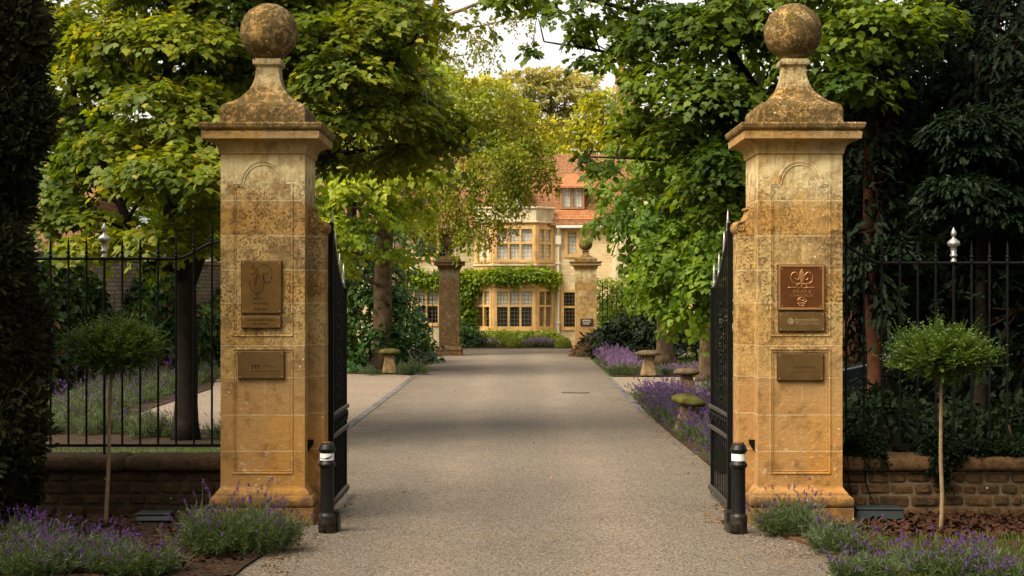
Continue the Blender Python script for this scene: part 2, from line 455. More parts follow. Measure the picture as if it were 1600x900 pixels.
M['lav_leaf'] = leaf_mat('lavender leaf', (0.034, 0.054, 0.024), (0.095, 0.122, 0.062), (0.045, 0.070, 0.020), 0.2, 0.7, 0.2)
M['lav_flower'] = leaf_mat('lavender flower', (0.060, 0.024, 0.130), (0.120, 0.055, 0.220), None, 0.2, 0.8, 0.1)
M['lav_flower_far'] = leaf_mat('pale lavender flower', (0.13, 0.065, 0.20), (0.22, 0.13, 0.30), None, 0.2, 0.8, 0.1)
M['grass'] = leaf_mat('grass blade', (0.030, 0.052, 0.008), (0.075, 0.100, 0.018), None, 0.3, 0.6)
M['litter'] = leaf_mat('dead leaf', (0.10, 0.055, 0.022), (0.24, 0.14, 0.060), None, 0.1, 0.8)
M['heath'] = leaf_mat('brown heath twigs', (0.05, 0.028, 0.014), (0.11, 0.062, 0.026), None, 0.1, 0.8)


def glass_mat():
    t = NT('leaded window glass')
    x = t.sep()
    u = t.math('ADD', x[0], x[1])
    gu = t.math('LESS_THAN', t.math('FRACT', t.math('DIVIDE', u, 0.15)), 0.10)
    gz = t.math('LESS_THAN', t.math('FRACT', t.math('DIVIDE', x[2], 0.17)), 0.10)
    lead = t.math('MAXIMUM', gu, gz)
    tr = t.n.new("ShaderNodeBsdfTransparent")
    tr.inputs['Color'].default_value = (0.92, 0.93, 0.91, 1)
    gl = t.n.new("ShaderNodeBsdfGlossy")
    gl.inputs['Roughness'].default_value = 0.06
    mx = t.n.new("ShaderNodeMixShader")
    mx.inputs[0].default_value = 0.10
    t.l.new(tr.outputs[0], mx.inputs[1])
    t.l.new(gl.outputs[0], mx.inputs[2])
    m2 = t.n.new("ShaderNodeMixShader")
    t.l.new(lead, m2.inputs[0])
    t.l.new(mx.outputs[0], m2.inputs[1])
    t.l.new(t.bsdf((0.15, 0.14, 0.12), 0.6), m2.inputs[2])
    return t.done(m2.outputs[0])


M['glass'] = glass_mat()


# ------------------------------------------------------------------ object helpers
def tag(o, label=None, cat=None, group=None, kind=None):
    if label:
        o['label'] = label
    if cat:
        o['category'] = cat
    if group:
        o['group'] = group
    if kind:
        o['kind'] = kind
    return o


def thing(name, label, cat, loc=(0, 0, 0), group=None):
    o = bpy.data.objects.new(name, None)
    o.empty_display_size = 0.2
    o.location = tuple(float(v) for v in loc)
    COL.objects.link(o)
    return tag(o, label, cat, group)


def world_loc(o):
    v = Vector((0, 0, 0))
    while o is not None:
        v += Vector(o.location)
        o = o.parent
    return v


def link(name, me, mat, parent=None, smooth=False, bevel=0.0, seg=2):
    o = bpy.data.objects.new(name, me)
    if mat is not None:
        me.materials.append(mat)
    COL.objects.link(o)
    if parent is not None:
        o.parent = parent
    if smooth:
        me.polygons.foreach_set('use_smooth', np.ones(len(me.polygons), dtype=bool))
    if bevel:
        md = o.modifiers.new('bevel', 'BEVEL')
        md.width = bevel
        md.segments = seg
        md.limit_method = 'ANGLE'
        md.angle_limit = math.radians(40)
    return o


class MB:
    """collects shapes (in the coordinates of the thing they belong to) and links them as one mesh"""

    def __init__(s):
        s.v, s.f = [], []

    def poly(s, pts):
        k = len(s.v)
        s.v += [tuple(map(float, p)) for p in pts]
        s.f.append(tuple(range(k, k + len(pts))))

    def box(s, a, b, j=0.0):
        k = len(s.v)
        for z in (a[2], b[2]):
            for x, y in ((a[0], a[1]), (b[0], a[1]), (b[0], b[1]), (a[0], b[1])):
                s.v.append((x + random.uniform(-j, j), y + random.uniform(-j, j), z + random.uniform(-j, j)))
        s.f += [tuple(k + i for i in q) for q in ((3, 2, 1, 0), (4, 5, 6, 7), (0, 1, 5, 4), (1, 2, 6, 5), (2, 3, 7, 6), (3, 0, 4, 7))]

    def rings(s, rings, cap=True):
        k = len(s.v)
        n = len(rings[0])
        for r in rings:
            s.v += [tuple(map(float, p)) for p in r]
        for i in range(len(rings) - 1):
            for q in range(n):
                a, b = k + i * n + q, k + i * n + (q + 1) % n
                s.f.append((a, b, b + n, a + n))
        if cap:
            s.f.append(tuple(k + q for q in reversed(range(n))))
            e = k + (len(rings) - 1) * n
            s.f.append(tuple(e + q for q in range(n)))

    def square(s, prof, c=(0, 0)):
        s.rings([[(c[0] - h, c[1] - h, z), (c[0] + h, c[1] - h, z), (c[0] + h, c[1] + h, z), (c[0] - h, c[1] + h, z)] for h, z in prof])

    def lathe(s, prof, c=(0, 0, 0), n=16):
        s.rings([[(c[0] + r * math.cos(2 * math.pi * q / n), c[1] + r * math.sin(2 * math.pi * q / n), c[2] + z) for q in range(n)] for r, z in prof])

    def tube(s, pts, radii, n=8, cap=True):
        pts = [Vector(p) for p in pts]
        if not hasattr(radii, '__len__'):
            radii = [radii] * len(pts)
        rings = []
        ref = None
        for i, p in enumerate(pts):
            d = (pts[min(i + 1, len(pts) - 1)] - pts[max(i - 1, 0)])
            d = d.normalized() if d.length > 1e-9 else Vector((0, 0, 1))
            if ref is None:
                ref = Vector((1, 0, 0)) if abs(d.x) < 0.8 else Vector((0, 1, 0))
            e1 = (ref - d * ref.dot(d)).normalized()
            ref = e1
            e2 = d.cross(e1)
            rings.append([p + (e1 * math.cos(2 * math.pi * q / n) + e2 * math.sin(2 * math.pi * q / n)) * radii[i] for q in range(n)])
        s.rings(rings, cap)

    def prism(s, outline, axis, a, b):
        """outline (u, z) pushed along an axis: 'y' -> u is x, 'x' -> u is y; 'z' -> outline is (x, y)"""
        f = {'y': lambda p, t: (p[0], t, p[1]), 'x': lambda p, t: (t, p[0], p[1]), 'z': lambda p, t: (p[0], p[1], t)}[axis]
        s.rings([[f(p, a) for p in outline], [f(p, b) for p in outline]])

    def build(s, name, mat, parent=None, smooth=False, bevel=0.0, local=True, seg=2, loc=None):
        me = bpy.data.meshes.new(name)
        v = s.v
        if not local and parent is not None:
            o = world_loc(parent)
            v = [(p[0] - o.x, p[1] - o.y, p[2] - o.z) for p in v]
        me.from_pydata(v, [], s.f)
        bm = bmesh.new()
        bm.from_mesh(me)
        bmesh.ops.recalc_face_normals(bm, faces=bm.faces)
        bm.to_mesh(me)
        bm.free()
        ob = link(name, me, mat, parent, smooth, bevel, seg)
        if loc is not None:
            ob.location = loc
        return ob


def dup(root, loc, rotz=0.0, scale=1.0, label=None, group=None):
    def cp(o, parent):
        c = o.copy()
        COL.objects.link(c)
        c.parent = parent
        for ch in [q for q in bpy.data.objects if q.parent == o]:
            cp(ch, c)
        return c
    r = cp(root, None)
    r.location = tuple(float(v) for v in loc)
    r.rotation_euler = (0, 0, rotz)
    r.scale = (scale, scale, scale) if not hasattr(scale, '__len__') else scale
    if label:
        r['label'] = label
    if group:
        r['group'] = group
    return r


def curve_pts(pts, n=6):
    """Catmull-Rom through the points"""
    p = [np.array(q, float) for q in pts]
    p = [2 * p[0] - p[1]] + p + [2 * p[-1] - p[-2]]
    out = []
    for i in range(1, len(p) - 2):
        for k in range(n):
            t = k / n
            out.append(0.5 * ((2 * p[i]) + (-p[i - 1] + p[i + 1]) * t + (2 * p[i - 1] - 5 * p[i] + 4 * p[i + 1] - p[i + 2]) * t * t + (-p[i - 1] + 3 * p[i] - 3 * p[i + 1] + p[i + 2]) * t ** 3))
    out.append(p[-2])
    return out


# ------------------------------------------------------------------ foliage
def tmpl(half, fold=0.12, droop=0.15):
    """a leaf from its right-hand outline: two faces folded along the midrib"""
    pts = [(x, y, -fold * abs(x) - droop * y * y) for x, y in half]
    n = len(pts)
    inner = list(range(1, n - 1))
    v = pts + [(-pts[i][0], pts[i][1], pts[i][2]) for i in inner]
    left = [0] + [n + k for k in range(len(inner))] + [n - 1]
    return np.array(v), [list(range(n)), left[::-1]]


T_MAPLE = tmpl([(0, 0), (.18, .0), (.42, -.04), (.38, .18), (.58, .40), (.34, .46), (.24, .66), (0, 1.0)], 0.18, 0.30)
T_LIME = tmpl([(0, 0), (.25, -.08), (.46, .14), (.42, .46), (.2, .8), (0, 1)])
T_OVAL = tmpl([(0, 0), (.22, .2), (.26, .55), (0, 1)])
T_DIA = (np.array([(0, 0, 0), (.3, .5, -.03), (0, 1, -.08), (-.3, .5, -.03)], float), [[0, 1, 2, 3]])
T_THIN = (np.array([(-.05, 0, 0), (.05, 0, 0), (.06, .5, .0), (0, 1, 0), (-.06, .5, 0)], float), [[0, 1, 2, 3, 4]])
T_FEATHER = (np.array([(-.04, 0, 0), (.04, 0, 0), (.2, .35, -.03), (.08, .45, 0), (.16, .7, -.06), (0, 1, -.1), (-.16, .7, -.06), (-.08, .45, 0), (-.2, .35, -.03)], float), [list(range(9))])


def unit(a):
    return a / np.maximum(np.linalg.norm(a, axis=1, keepdims=True), 1e-9)


def leaves(pos, tip, nrm, size, T):
    """arrays -> (verts, loop starts, loop vertex ids)"""
    tv, tf = T
    tip = unit(tip)
    nrm = unit(nrm - tip * np.sum(nrm * tip, axis=1, keepdims=True))
    side = np.cross(tip, nrm)
    size = np.asarray(size, float).reshape(-1, 1, 1) if hasattr(size, '__len__') else size
    V = pos[:, None, :] + size * (tv[None, :, 0:1] * side[:, None, :] + tv[None, :, 1:2] * tip[:, None, :] + tv[None, :, 2:3] * nrm[:, None, :])
    n, k = len(pos), len(tv)
    loops = np.concatenate([np.array(f) for f in tf])
    tot = np.array([len(f) for f in tf])
    L = (loops[None, :] + (np.arange(n) * k)[:, None]).ravel()
    tots = np.tile(tot, n)
    return V.reshape(-1, 3), tots, L


def np_obj(name, batches, mat, parent=None, origin=None):
    V, Tt, L, off = [], [], [], 0
    for v, t, l in batches:
        V.append(v)
        Tt.append(t)
        L.append(l + off)
        off += len(v)
    V, Tt, L = np.concatenate(V), np.concatenate(Tt), np.concatenate(L)
    if origin is not None:
        V = V - np.array(origin)
    me = bpy.data.meshes.new(name)
    me.vertices.add(len(V))
    me.vertices.foreach_set('co', V.astype(np.float32).ravel())
    me.loops.add(len(L))
    me.loops.foreach_set('vertex_index', L.astype(np.int32))
    me.polygons.add(len(Tt))
    me.polygons.foreach_set('loop_start', np.concatenate([[0], np.cumsum(Tt)[:-1]]).astype(np.int32))
    me.update(calc_edges=True)
    return link(name, me, mat, parent)


def clump_sprays(c, r, n, rng, lo=-0.55):
    """spray centres and outward directions on an ellipsoid clump, more of them above than below"""
    d = rng.normal(size=(n * 3, 3))
    d = unit(d)
    d = d[d[:, 2] > lo + rng.uniform(-.3, .3, len(d))][:n]
    rad = np.array(r) * np.ones(3)
    return np.array(c) + d * rad * rng.uniform(0.62, 1.08, (len(d), 1)), d


def spray(cent, out, per, rad, leaf, rng, T, flat=0.9, droop=0.5, jit=0.4, size_var=0.45):
    m = len(cent)
    n = unit(out * (1 - flat) * 1.2 + UP * flat + rng.normal(size=(m, 3)) * 0.22)
    e1 = unit(np.cross(n, rng.normal(size=(m, 3))))
    e2 = np.cross(n, e1)
    rr = rad * rng.uniform(0.65, 1.25, (m, 1))
    idx = np.repeat(np.arange(m), per)
    a = rng.uniform(0, 2 * math.pi, (len(idx), 1))
    u = np.sqrt(rng.uniform(0.02, 1, (len(idx), 1)))
    radial = np.cos(a) * e1[idx] + np.sin(a) * e2[idx]
    r = u * rr[idx]
    pos = cent[idx] + radial * r + n[idx] * rng.normal(size=(len(idx), 1)) * rad * 0.10 - UP * (droop * r * u)
    tip = radial * 0.9 + out[idx] * 0.45 - UP * (0.30 + 0.5 * droop * u) + rng.normal(size=(len(idx), 3)) * jit
    nr = n[idx] + radial * 0.35 * u + rng.normal(size=(len(idx), 3)) * jit
    return leaves(pos, tip, nr, leaf * rng.uniform(1 - size_var, 1 + size_var, len(idx)), T)


def crown(clumps, T, leaf, rng, dens=16, per=36, rad=0.5, flat=0.8, droop=0.5, jit=0.4, lo=-0.55):
    B = []
    for c in clumps:
        ctr, r = c[0], np.array(c[1]) * np.ones(3)
        k = c[2] if len(c) > 2 else 1.0
        n = max(3, int(dens * k * (np.mean(r[:2]) * np.mean(r)) / (rad / 0.5) ** 2))
        ce, d = clump_sprays(ctr, r, n, rng, lo)
        rs = min(rad, 0.10 + 0.62 * float(np.mean(r[:2])))
        B.append(spray(ce, d, max(8, int(per * (rs / rad) ** 1.5)), rs, leaf, rng, T, flat, droop, jit))
    return B


def limbs_to(mb, trunk_pts, clumps, rng, r0=0.05, bend=0.25, n=6):
    """thin branches from the nearest trunk or limb point to every clump"""
    tp = np.array(trunk_pts)
    for c in clumps:
        ctr = np.array(c[0])
        low = tp[tp[:, 2] < ctr[2] + 0.3]
        src = low if len(low) else tp
        k = np.argmin(np.linalg.norm(src - ctr, axis=1) + rng.uniform(0, .6, len(src)))
        s = src[k]
        mid = (s + ctr) / 2 + rng.normal(size=3) * bend * 0.6 + UP * bend
        L = np.linalg.norm(ctr - s)
        pts = curve_pts([s, mid, ctr], 4)
        rr = r0 * min(1.4, 0.5 + L / 4)
        mb.tube(pts, list(np.linspace(rr, rr * 0.25, len(pts))), n)
        for q in range(3):
            e = ctr + rng.normal(size=3) * np.array(c[1]) * 0.55
            mb.tube([ctr * 0.3 + pts[-3] * 0.7, (ctr + e) / 2, e], [rr * .35, rr * .22, rr * .1], 5)


def tree(name, label, cat, base, trunks, clumps, leafmat, barkmat, T=T_MAPLE, leaf=0.14, seed=1, group=None, r_limb=0.05, extra=(), crown_name='crown', **kw):
    rng = np.random.default_rng(seed)
    t = thing(name, label, cat, base, group)
    mb = MB()
    tp = []
    for pts, r0, r1 in trunks:
        cp = curve_pts(pts, 5)
        tp += cp
        rr = list(np.linspace(r0, r1, len(cp)))
        if pts[0][2] < 0.3:
            rr[0] *= 1.35
            rr[1] *= 1.1
        mb.tube(cp, rr, 12)
    limbs_to(mb, tp, clumps, rng, r_limb)
    mb.build('trunk', barkmat, t, smooth=True, local=False)
    np_obj(crown_name, crown(clumps, T, leaf, rng, **kw) + list(extra), leafmat, t, origin=base)
    return t


# ------------------------------------------------------------------ the ground, the drive, the beds
def sheet(name, outline, z, mat, kind='structure'):
    me = bpy.data.meshes.new(name)
    n = len(outline)
    if z > 0.025:                              # a raised bed has sides
        me.from_pydata([(x, y, z) for x, y in outline] + [(x, y, -0.05) for x, y in outline], [], [tuple(range(n))] + [(i, (i + 1) % n, n + (i + 1) % n, n + i) for i in range(n)])
    else:
        me.from_pydata([(x, y, z) for x, y in outline], [], [tuple(range(n))])
    o = link(name, me, mat)
    o['kind'] = kind
    return o


sheet('ground', [(-1500, -300), (1500, -300), (1500, 2500), (-1500, 2500)], 0.0, M['turf'])
# drive: widens to the road in front of the piers, straight to the forecourt
drive_l = [(-3.0, 2.0), (-3.0, 15.9), (-3.0, 20), (-2.70, 44), (-2.62, 59)]
drive_r = [(2.75, 59), (2.62, 44), (2.60, 36), (2.60, 30), (2.6, 24), (2.6, 20), (2.8, 17.6), (3.0, 15.9), (3.0, 14.7), (3, 13.2), (3, 9), (3, 2.0)]
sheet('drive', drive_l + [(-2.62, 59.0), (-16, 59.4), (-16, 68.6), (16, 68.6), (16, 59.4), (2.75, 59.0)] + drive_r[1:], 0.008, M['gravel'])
# gravel apron to the left, side path to the right
sheet('gravel_apron', [(-2.70, 23.6), (-2.72, 43.4), (-3.1, 44.0), (-6.6, 45.0), (-8.0, 41.0), (-6.95, 37), (-6.85, 28.5), (-6.4, 27.0), (-5.6, 26.0), (-4.2, 25.0)], 0.012, M['gravel_pale'])
sheet('side_path', [(2.58, 42.6), (2.5, 36.2), (2.75, 35.2), (3.4, 34.8), (14, 35.5), (14, 42.2), (3.2, 42.6)], 0.012, M['gravel_pale'])
# flush rows of setts where the drive meets the side areas
sheet('sett_strip', [(-2.80, 20), (-2.66, 20), (-2.56, 43.2), (-2.70, 43.2)], 0.017, M['setts'])
sheet('sett_strip', [(2.34, 29.5), (2.48, 29.6), (2.64, 42.6), (2.50, 42.6)], 0.017, M['setts'])
# planting beds in front of the low walls
BL = [(-1.92, 14.95), (-1.93, 14.3), (-2.02, 13.4), (-2.10, 12.5), (-2.12, 11.3), (-1.85, 8.0), (-9, 8.0), (-9, 15.5), (-2.2, 15.5)]
BR = [(2.32, 14.95), (2.34, 14.6), (2.52, 14.1), (2.70, 13.2), (2.66, 11.8), (2.63, 9), (9, 9), (9, 15.5), (2.5, 15.5)]
sheet('planting_bed', BL, 0.030, M['soil'])
sheet('planting_bed', BR, 0.030, M['mulch'])
sheet('planting_bed', [(2.50, 19.2), (2.46, 24), (2.48, 30), (2.60, 34.4), (3.1, 34.6), (4.4, 34.0), (3.9, 27), (3.7, 20)], 0.030, M['soil'])
sheet('planting_bed', [(2.72, 43.0), (2.78, 52), (3.3, 58), (4.4, 56), (3.6, 47), (5.5, 44.6), (9.5, 44.2), (9.5, 42.9)], 0.030, M['soil'])
sheet('planting_bed', [(-2.76, 44.0), (-2.72, 58), (-9.0, 58), (-9.0, 46.2), (-6.4, 45.2)], 0.030, M['soil'])
sheet('planting_bed', [(-6.95, 37), (-6.85, 28.5), (-6.4, 27.0), (-5.6, 26.0), (-4.2, 25.0), (-2.9, 23.8), (-2.9, 22.0), (-11, 20.5), (-12.5, 30), (-8.4, 46)], 0.030, M['soil'])
sheet('planting_bed', [(-2.2, 66.6), (2.9, 66.6), (3.4, 68.0), (3.4, 69.7), (-2.4, 69.7)], 0.030, M['soil'])
sheet('planting_bed', [(-9.5, 16.0), (-2.9, 16.0), (-2.9, 22.4), (-9.5, 21.5)], 0.036, M['turf'])


# ------------------------------------------------------------------ gate piers
def shaft_mesh(hw, z0, z1, panels=True):
    """square shaft; its front carries two moulded panels, the upper one arched"""
    bm = bmesh.new()
    q = [(-hw, -hw), (hw, -hw), (hw, hw), (-hw, hw)]
    lo = [bm.verts.new((x, y, z0)) for x, y in q]
    hi = [bm.verts.new((x, y, z1)) for x, y in q]
    for i in (1, 2, 3):
        bm.faces.new((lo[i], lo[(i + 1) % 4], hi[(i + 1) % 4], hi[i]))
    bm.faces.new(hi)
    if not panels:
        bm.faces.new((lo[0], lo[1], hi[1], hi[0]))
    else:
        edges = [bm.edges.get((lo[0], lo[1])) or bm.edges.new((lo[0], lo[1])), bm.edges.new((lo[1], hi[1])) if not bm.edges.get((lo[1], hi[1])) else bm.edges.get((lo[1], hi[1])),
                 bm.edges.get((hi[0], hi[1])), bm.edges.get((lo[0], hi[0]))]
        w = 0.285
        arc = [(0.215 * math.cos(a), 3.205 + 0.215 * math.sin(a)) for a in np.linspace(0, math.pi, 17)]
        loops = [[(-w, 1.765), (w, 1.765), (w, 3.205)] + arc + [(-w, 3.205)],
                 [(-w, 0.475), (w, 0.475), (w, 1.655), (-w, 1.655)]]
        inner = []
        for lp in loops:
            vs = [bm.verts.new((x, -hw, z)) for x, z in lp]
            for i in range(len(vs)):
                edges.append(bm.edges.new((vs[i], vs[(i + 1) % len(vs)])))
            inner.append(vs)
        bmesh.ops.triangle_fill(bm, use_beauty=True, edges=edges, normal=(0, -1, 0))
        for vs in inner:
            f = bm.faces.new(vs)
            f.normal_update()
            if f.normal.y > 0:
                f.normal_flip()
            for th, dp in ((0.006, 0.010), (0.018, -0.003), (0.005, -0.008), (0.016, 0.004), (0.006, -0.009)):
                bmesh.ops.inset_individual(bm, faces=[f], thickness=th, depth=dp)
    me = bpy.data.meshes.new('shaft')
    bm.to_mesh(me)
    bm.free()
    return me


def ogee(h0, z0, h1, z1, n=10, mode='cove'):
    out = []
    for i in range(n + 1):
        t = i / n
        if mode == 'cove':
            a = t * math.pi / 2
            out.append((h0 + (h1 - h0) * (1 - math.cos(a)), z0 + (z1 - z0) * math.sin(a)))
        elif mode == 'torus':
            a = -math.pi / 2 + t * math.pi
            out.append((h0 + (h1 - h0) * math.cos(a), (z0 + z1) / 2 + (z1 - z0) / 2 * math.sin(a)))
        else:
            s = 3 * t * t - 2 * t ** 3
            out.append((h0 + (h1 - h0) * s, z0 + (z1 - z0) * t))
    return out


def rough_ball(r, c, seed=0):
    bm = bmesh.new()
    bmesh.ops.create_icosphere(bm, subdivisions=5, radius=r)
    from mathutils import noise as mn
    for v in bm.verts:
        p = Vector(v.co)
        d = 0.006 * mn.noise(p * 9 + Vector((seed, 0, 0))) + 0.004 * mn.noise(p * 26) - 0.012 * max(0, mn.noise(p * 11 + Vector((5, seed, 2))) - 0.25) * (1 if p.z > r * 0.4 else 0.2)
        v.co = p * (1 + d / r)
        v.co += Vector(c)
    me = bpy.data.meshes.new('ball')
    bm.to_mesh(me)
    bm.free()
    return me


def make_pier(label, loc, inner, panels=True, group=None, mat=None, hw=0.395, drop=0.0, cone=1.0):
    """inner: +1 when the opening lies towards +X, -1 towards -X, 0 for no buttress"""
    mat = mat or M['pier']
    t = thing('gate_pier', label, 'gate pier', loc, group)
    m = MB()
    m.square([(0.485, -0.05), (0.485, 0.165)])
    m.square([(0.46, 0.165)] + ogee(0.455, 0.168, 0.487, 0.275, 8, 'torus') + [(0.447, 0.28)] + ogee(0.445, 0.282, 0.397, 0.36, 7, 's') + [(0.397, 0.365)])
    m.build('plinth', mat, t, bevel=0.008)
    link('shaft', shaft_mesh(hw, 0.36, 3.50 - drop, panels), mat, t)
    m = MB()
    m.square([(0.400, 3.475), (0.412, 3.482), (0.412, 3.50)] + ogee(0.415, 3.503, 0.520, 3.605, 9, 'cove') + [(0.545, 3.607), (0.552, 3.672), (0.535, 3.676), (0.537, 3.694), (0.560, 3.698), (0.572, 3.715), (0.580, 3.745), (0.572, 3.758), (0.40, 3.766)])
    m.v = [(a, b, c - drop) for a, b, c in m.v]
    m.build('cornice', mat, t, bevel=0.006)
    m = MB()
    prof = [(0.405, 3.760), (0.403, 3.895), (0.388, 3.940), (0.345, 3.965), (0.325, 3.972)]
    prof += [(0.285, 3.995), (0.240, 4.030), (0.195, 4.080), (0.162, 4.120), (0.140, 4.165), (0.124, 4.215), (0.114, 4.27), (0.109, 4.335)]
    prof += [(0.122, 4.345), (0.136, 4.358), (0.140, 4.380), (0.136, 4.402), (0.118, 4.418)]
    m.square([(a, 3.76 - drop + (b - 3.76) * cone) for a, b in prof])
    m.build('finial_base', mat, t, bevel=0.010)
    link('ball', rough_ball(0.275 if not drop else 0.255, (0, 0, 4.682 if not drop else 3.76 - drop + 0.66 * cone + 0.245), loc[0]), mat, t, smooth=True)
    if inner:
        s = inner
        y0, y1 = -0.11, 0.24
        x0, x1 = hw - 0.01, hw + 0.150
        out = [(x0, 0.0), (x1, 0.0), (x1, 2.70)]
        vc = (x1 - 0.035, 2.800)
        out += [(vc[0] + 0.068 * math.cos(a), vc[1] + 0.068 * math.sin(a)) for a in np.linspace(-1.0, 1.9, 12)]
        out += [(hw + 0.075, 2.885), (hw + 0.050, 2.93), (hw + 0.045, 2.965), (hw + 0.062, 2.975), (hw + 0.062, 2.995), (x0, 3.0)]
        m = MB()
        m.prism([(s * u, z) for u, z in out], 'y', y0, y1)
        m.build('buttress', mat, t, bevel=0.005)
        m = MB()
        sp = [(s * (vc[0] + (0.058 - 0.0062 * k) * math.cos(1.9 - k * 0.85)), y0 - 0.003, vc[1] + (0.058 - 0.0062 * k) * math.sin(1.9 - k * 0.85)) for k in range(9)]
        m.tube(curve_pts(sp, 4), 0.010, 6)
        m.build('scroll', mat, t, smooth=True)
        m = MB()
        m.prism([(s * (hw + 0.000), 0.66), (s * (hw + 0.055), 0.74), (s * (hw + 0.055), 0.78), (s * hw, 0.78)], 'y', -0.20, -0.165)
        m.build('bracket', M['iron'], t, bevel=0.003)
    return t


def text_mesh(txt, size, extrude=0.0015):
    c = bpy.data.curves.new('lettering', 'FONT')
    c.body = txt
    c.size = size
    c.extrude = extrude
    c.align_x = 'CENTER'
    c.align_y = 'CENTER'
    c.resolution_u = 3
    o = bpy.data.objects.new('lettering', c)
    COL.objects.link(o)
    bpy.context.view_layer.update()
    me = bpy.data.meshes.new_from_object(o.evaluated_get(bpy.context.evaluated_depsgraph_get()))
    bpy.data.objects.remove(o)
    me.name = 'lettering'
    me.materials.clear()
    return me


def lettering(parent, txt, size, x, y, z, mat, width=None):
    me = text_mesh(txt, size)
    if width:
        xs = [v.co.x for v in me.vertices]
        k = width / max(1e-6, max(xs) - min(xs))
        for v in me.vertices:
            v.co.x *= k
    o = link('lettering', me, mat, parent)
    o.rotation_euler = (math.radians(90), 0, 0)
    o.location = (x, y, z)
    return o


def plaque(parent, x0, x1, z0, z1, face, yf, mat, edge, label, thick=0.022, rim=0.0):
    m = MB()
    m.box((x0, yf - thick, z0), (x1, yf + 0.02, z1))
    o = m.build('plaque', edge, parent, bevel=0.004)
    o['label'] = label
    m = MB()
    e = 0.006
    m.box((x0 + e, yf - thick - 0.004, z0 + e), (x1 - e, yf - thick + 0.001, z1 - e))
    m.build('plate', mat, o, bevel=0.002)
    if rim:
        r = rim
        m = MB()
        yy = yf - thick - 0.004
        for a, b in (((x0 + e, z0 + e), (x1 - e, z0 + e + r)), ((x0 + e, z1 - e - r), (x1 - e, z1 - e)), ((x0 + e, z0 + e + r), (x0 + e + r, z1 - e - r)), ((x1 - e - r, z0 + e + r), (x1 - e, z1 - e - r))):
            m.box((a[0], yy - 0.006, a[1]), (b[0], yy + 0.001, b[1]))
        m.build('rim', M['copper_light'], o, bevel=0.002)
    k = 0.022 + rim
    for sx in (x0 + k, x1 - k):
        for sz in (z0 + k, z1 - k):
            m = MB()
            c = Vector((sx, yf - thick - 0.004, sz))
            m.tube([c + Vector((0, 0.002, 0)), c + Vector((0, -0.004, 0))], 0.006, 8)
            m.build('screw', M['brass_light'], o)
    return o


def line_relief(parent, name, strokes, y, mat, r=0.0022):
    m = MB()
    for st in strokes:
        m.tube(curve_pts([(x, y, z) for x, z in st], 5), r, 5)
    return m.build(name, mat, parent, smooth=True)


PL, PR = (-2.337, 15.395, 0.0), (2.703, 15.395, 0.0)
pier_l = make_pier('golden stone pier left of the opening, with bronze plaque above a wider one', PL, 1, group='stone piers with balls')
pier_r = make_pier('golden stone pier right of the opening, bearing a reddish copper plaque', PR, -1, group='stone piers with balls')


def zp(y):
    return H + (465.0 - y) / 166.7


def xl(x):
    return (x - 410.5) / 166.7 + 0.0


def xr(x):
    return (x - 1250.5) / 166.7


YF = -0.395
# left pier: bronze plaques
q = plaque(pier_l, xl(377), xl(441), zp(490), zp(407), None, YF, M['bronze'], M['bronze_dark'], 'tall bronze plaque engraved with a line drawing', 0.024)
ye = YF - 0.0285
cx, cz = xl(408), zp(438)
K = 1 / 450 * 100 / 166.7          # photo zoom pixel to metres
def zl(px, pz):
    return (xl(360 + px / 4.5), zp(400 + pz / 4.5))
line_relief(q, 'engraving', [
    [zl(140, 170), zl(145, 230), zl(180, 262), zl(225, 245), zl(240, 190), zl(235, 120)],
    [zl(170, 150), zl(180, 210), zl(190, 130)],
    [zl(200, 140), zl(195, 90), zl(235, 62), zl(285, 85), zl(295, 140), zl(270, 190), zl(235, 170), zl(240, 130), zl(270, 120)],
    [zl(145, 80), zl(165, 65), zl(160, 95), zl(185, 85), zl(175, 120), zl(150, 130)],
    [zl(190, 262), zl(195, 290), zl(165, 300), zl(225, 300)]], ye, M['ink'], 0.0026)
lettering(q, 'Traditions', 0.034, *((zl(215, 333)[0], ye, zl(215, 333)[1])), M['ink'], 0.15)
lettering(q, '& Qualité', 0.034, *((zl(215, 372)[0], ye, zl(215, 372)[1])), M['ink'], 0.12)
q = plaque(pier_l, xl(377.5), xl(440), zp(513), zp(493.5), None, YF, M['bronze'], M['bronze_dark'], 'narrow bronze plaque with two lines of capitals', 0.024)
lettering(q, 'LES GRANDES TABLES', 0.028, xl(408), ye, zp(500), M['ink'], 0.25)
lettering(q, 'DU MONDE', 0.028, xl(408), ye, zp(506.5), M['ink'], 0.14)
q = plaque(pier_l, xl(372), xl(445), zp(592), zp(548), None, YF, M['brass'], M['bronze_dark'], 'wide bronze plaque with a faint letter m', 0.024)
lettering(q, 'm', 0.085, xl(400), ye, zp(572), M['ink'], 0.07)
line_relief(q, 'engraving', [[(xl(411), zp(572)), (xl(418), zp(570)), (xl(425), zp(573)), (xl(434), zp(571))], [(xl(394), zp(580)), (xl(420), zp(579.5)), (xl(438), zp(580))]], ye, M['ink'], 0.0016)

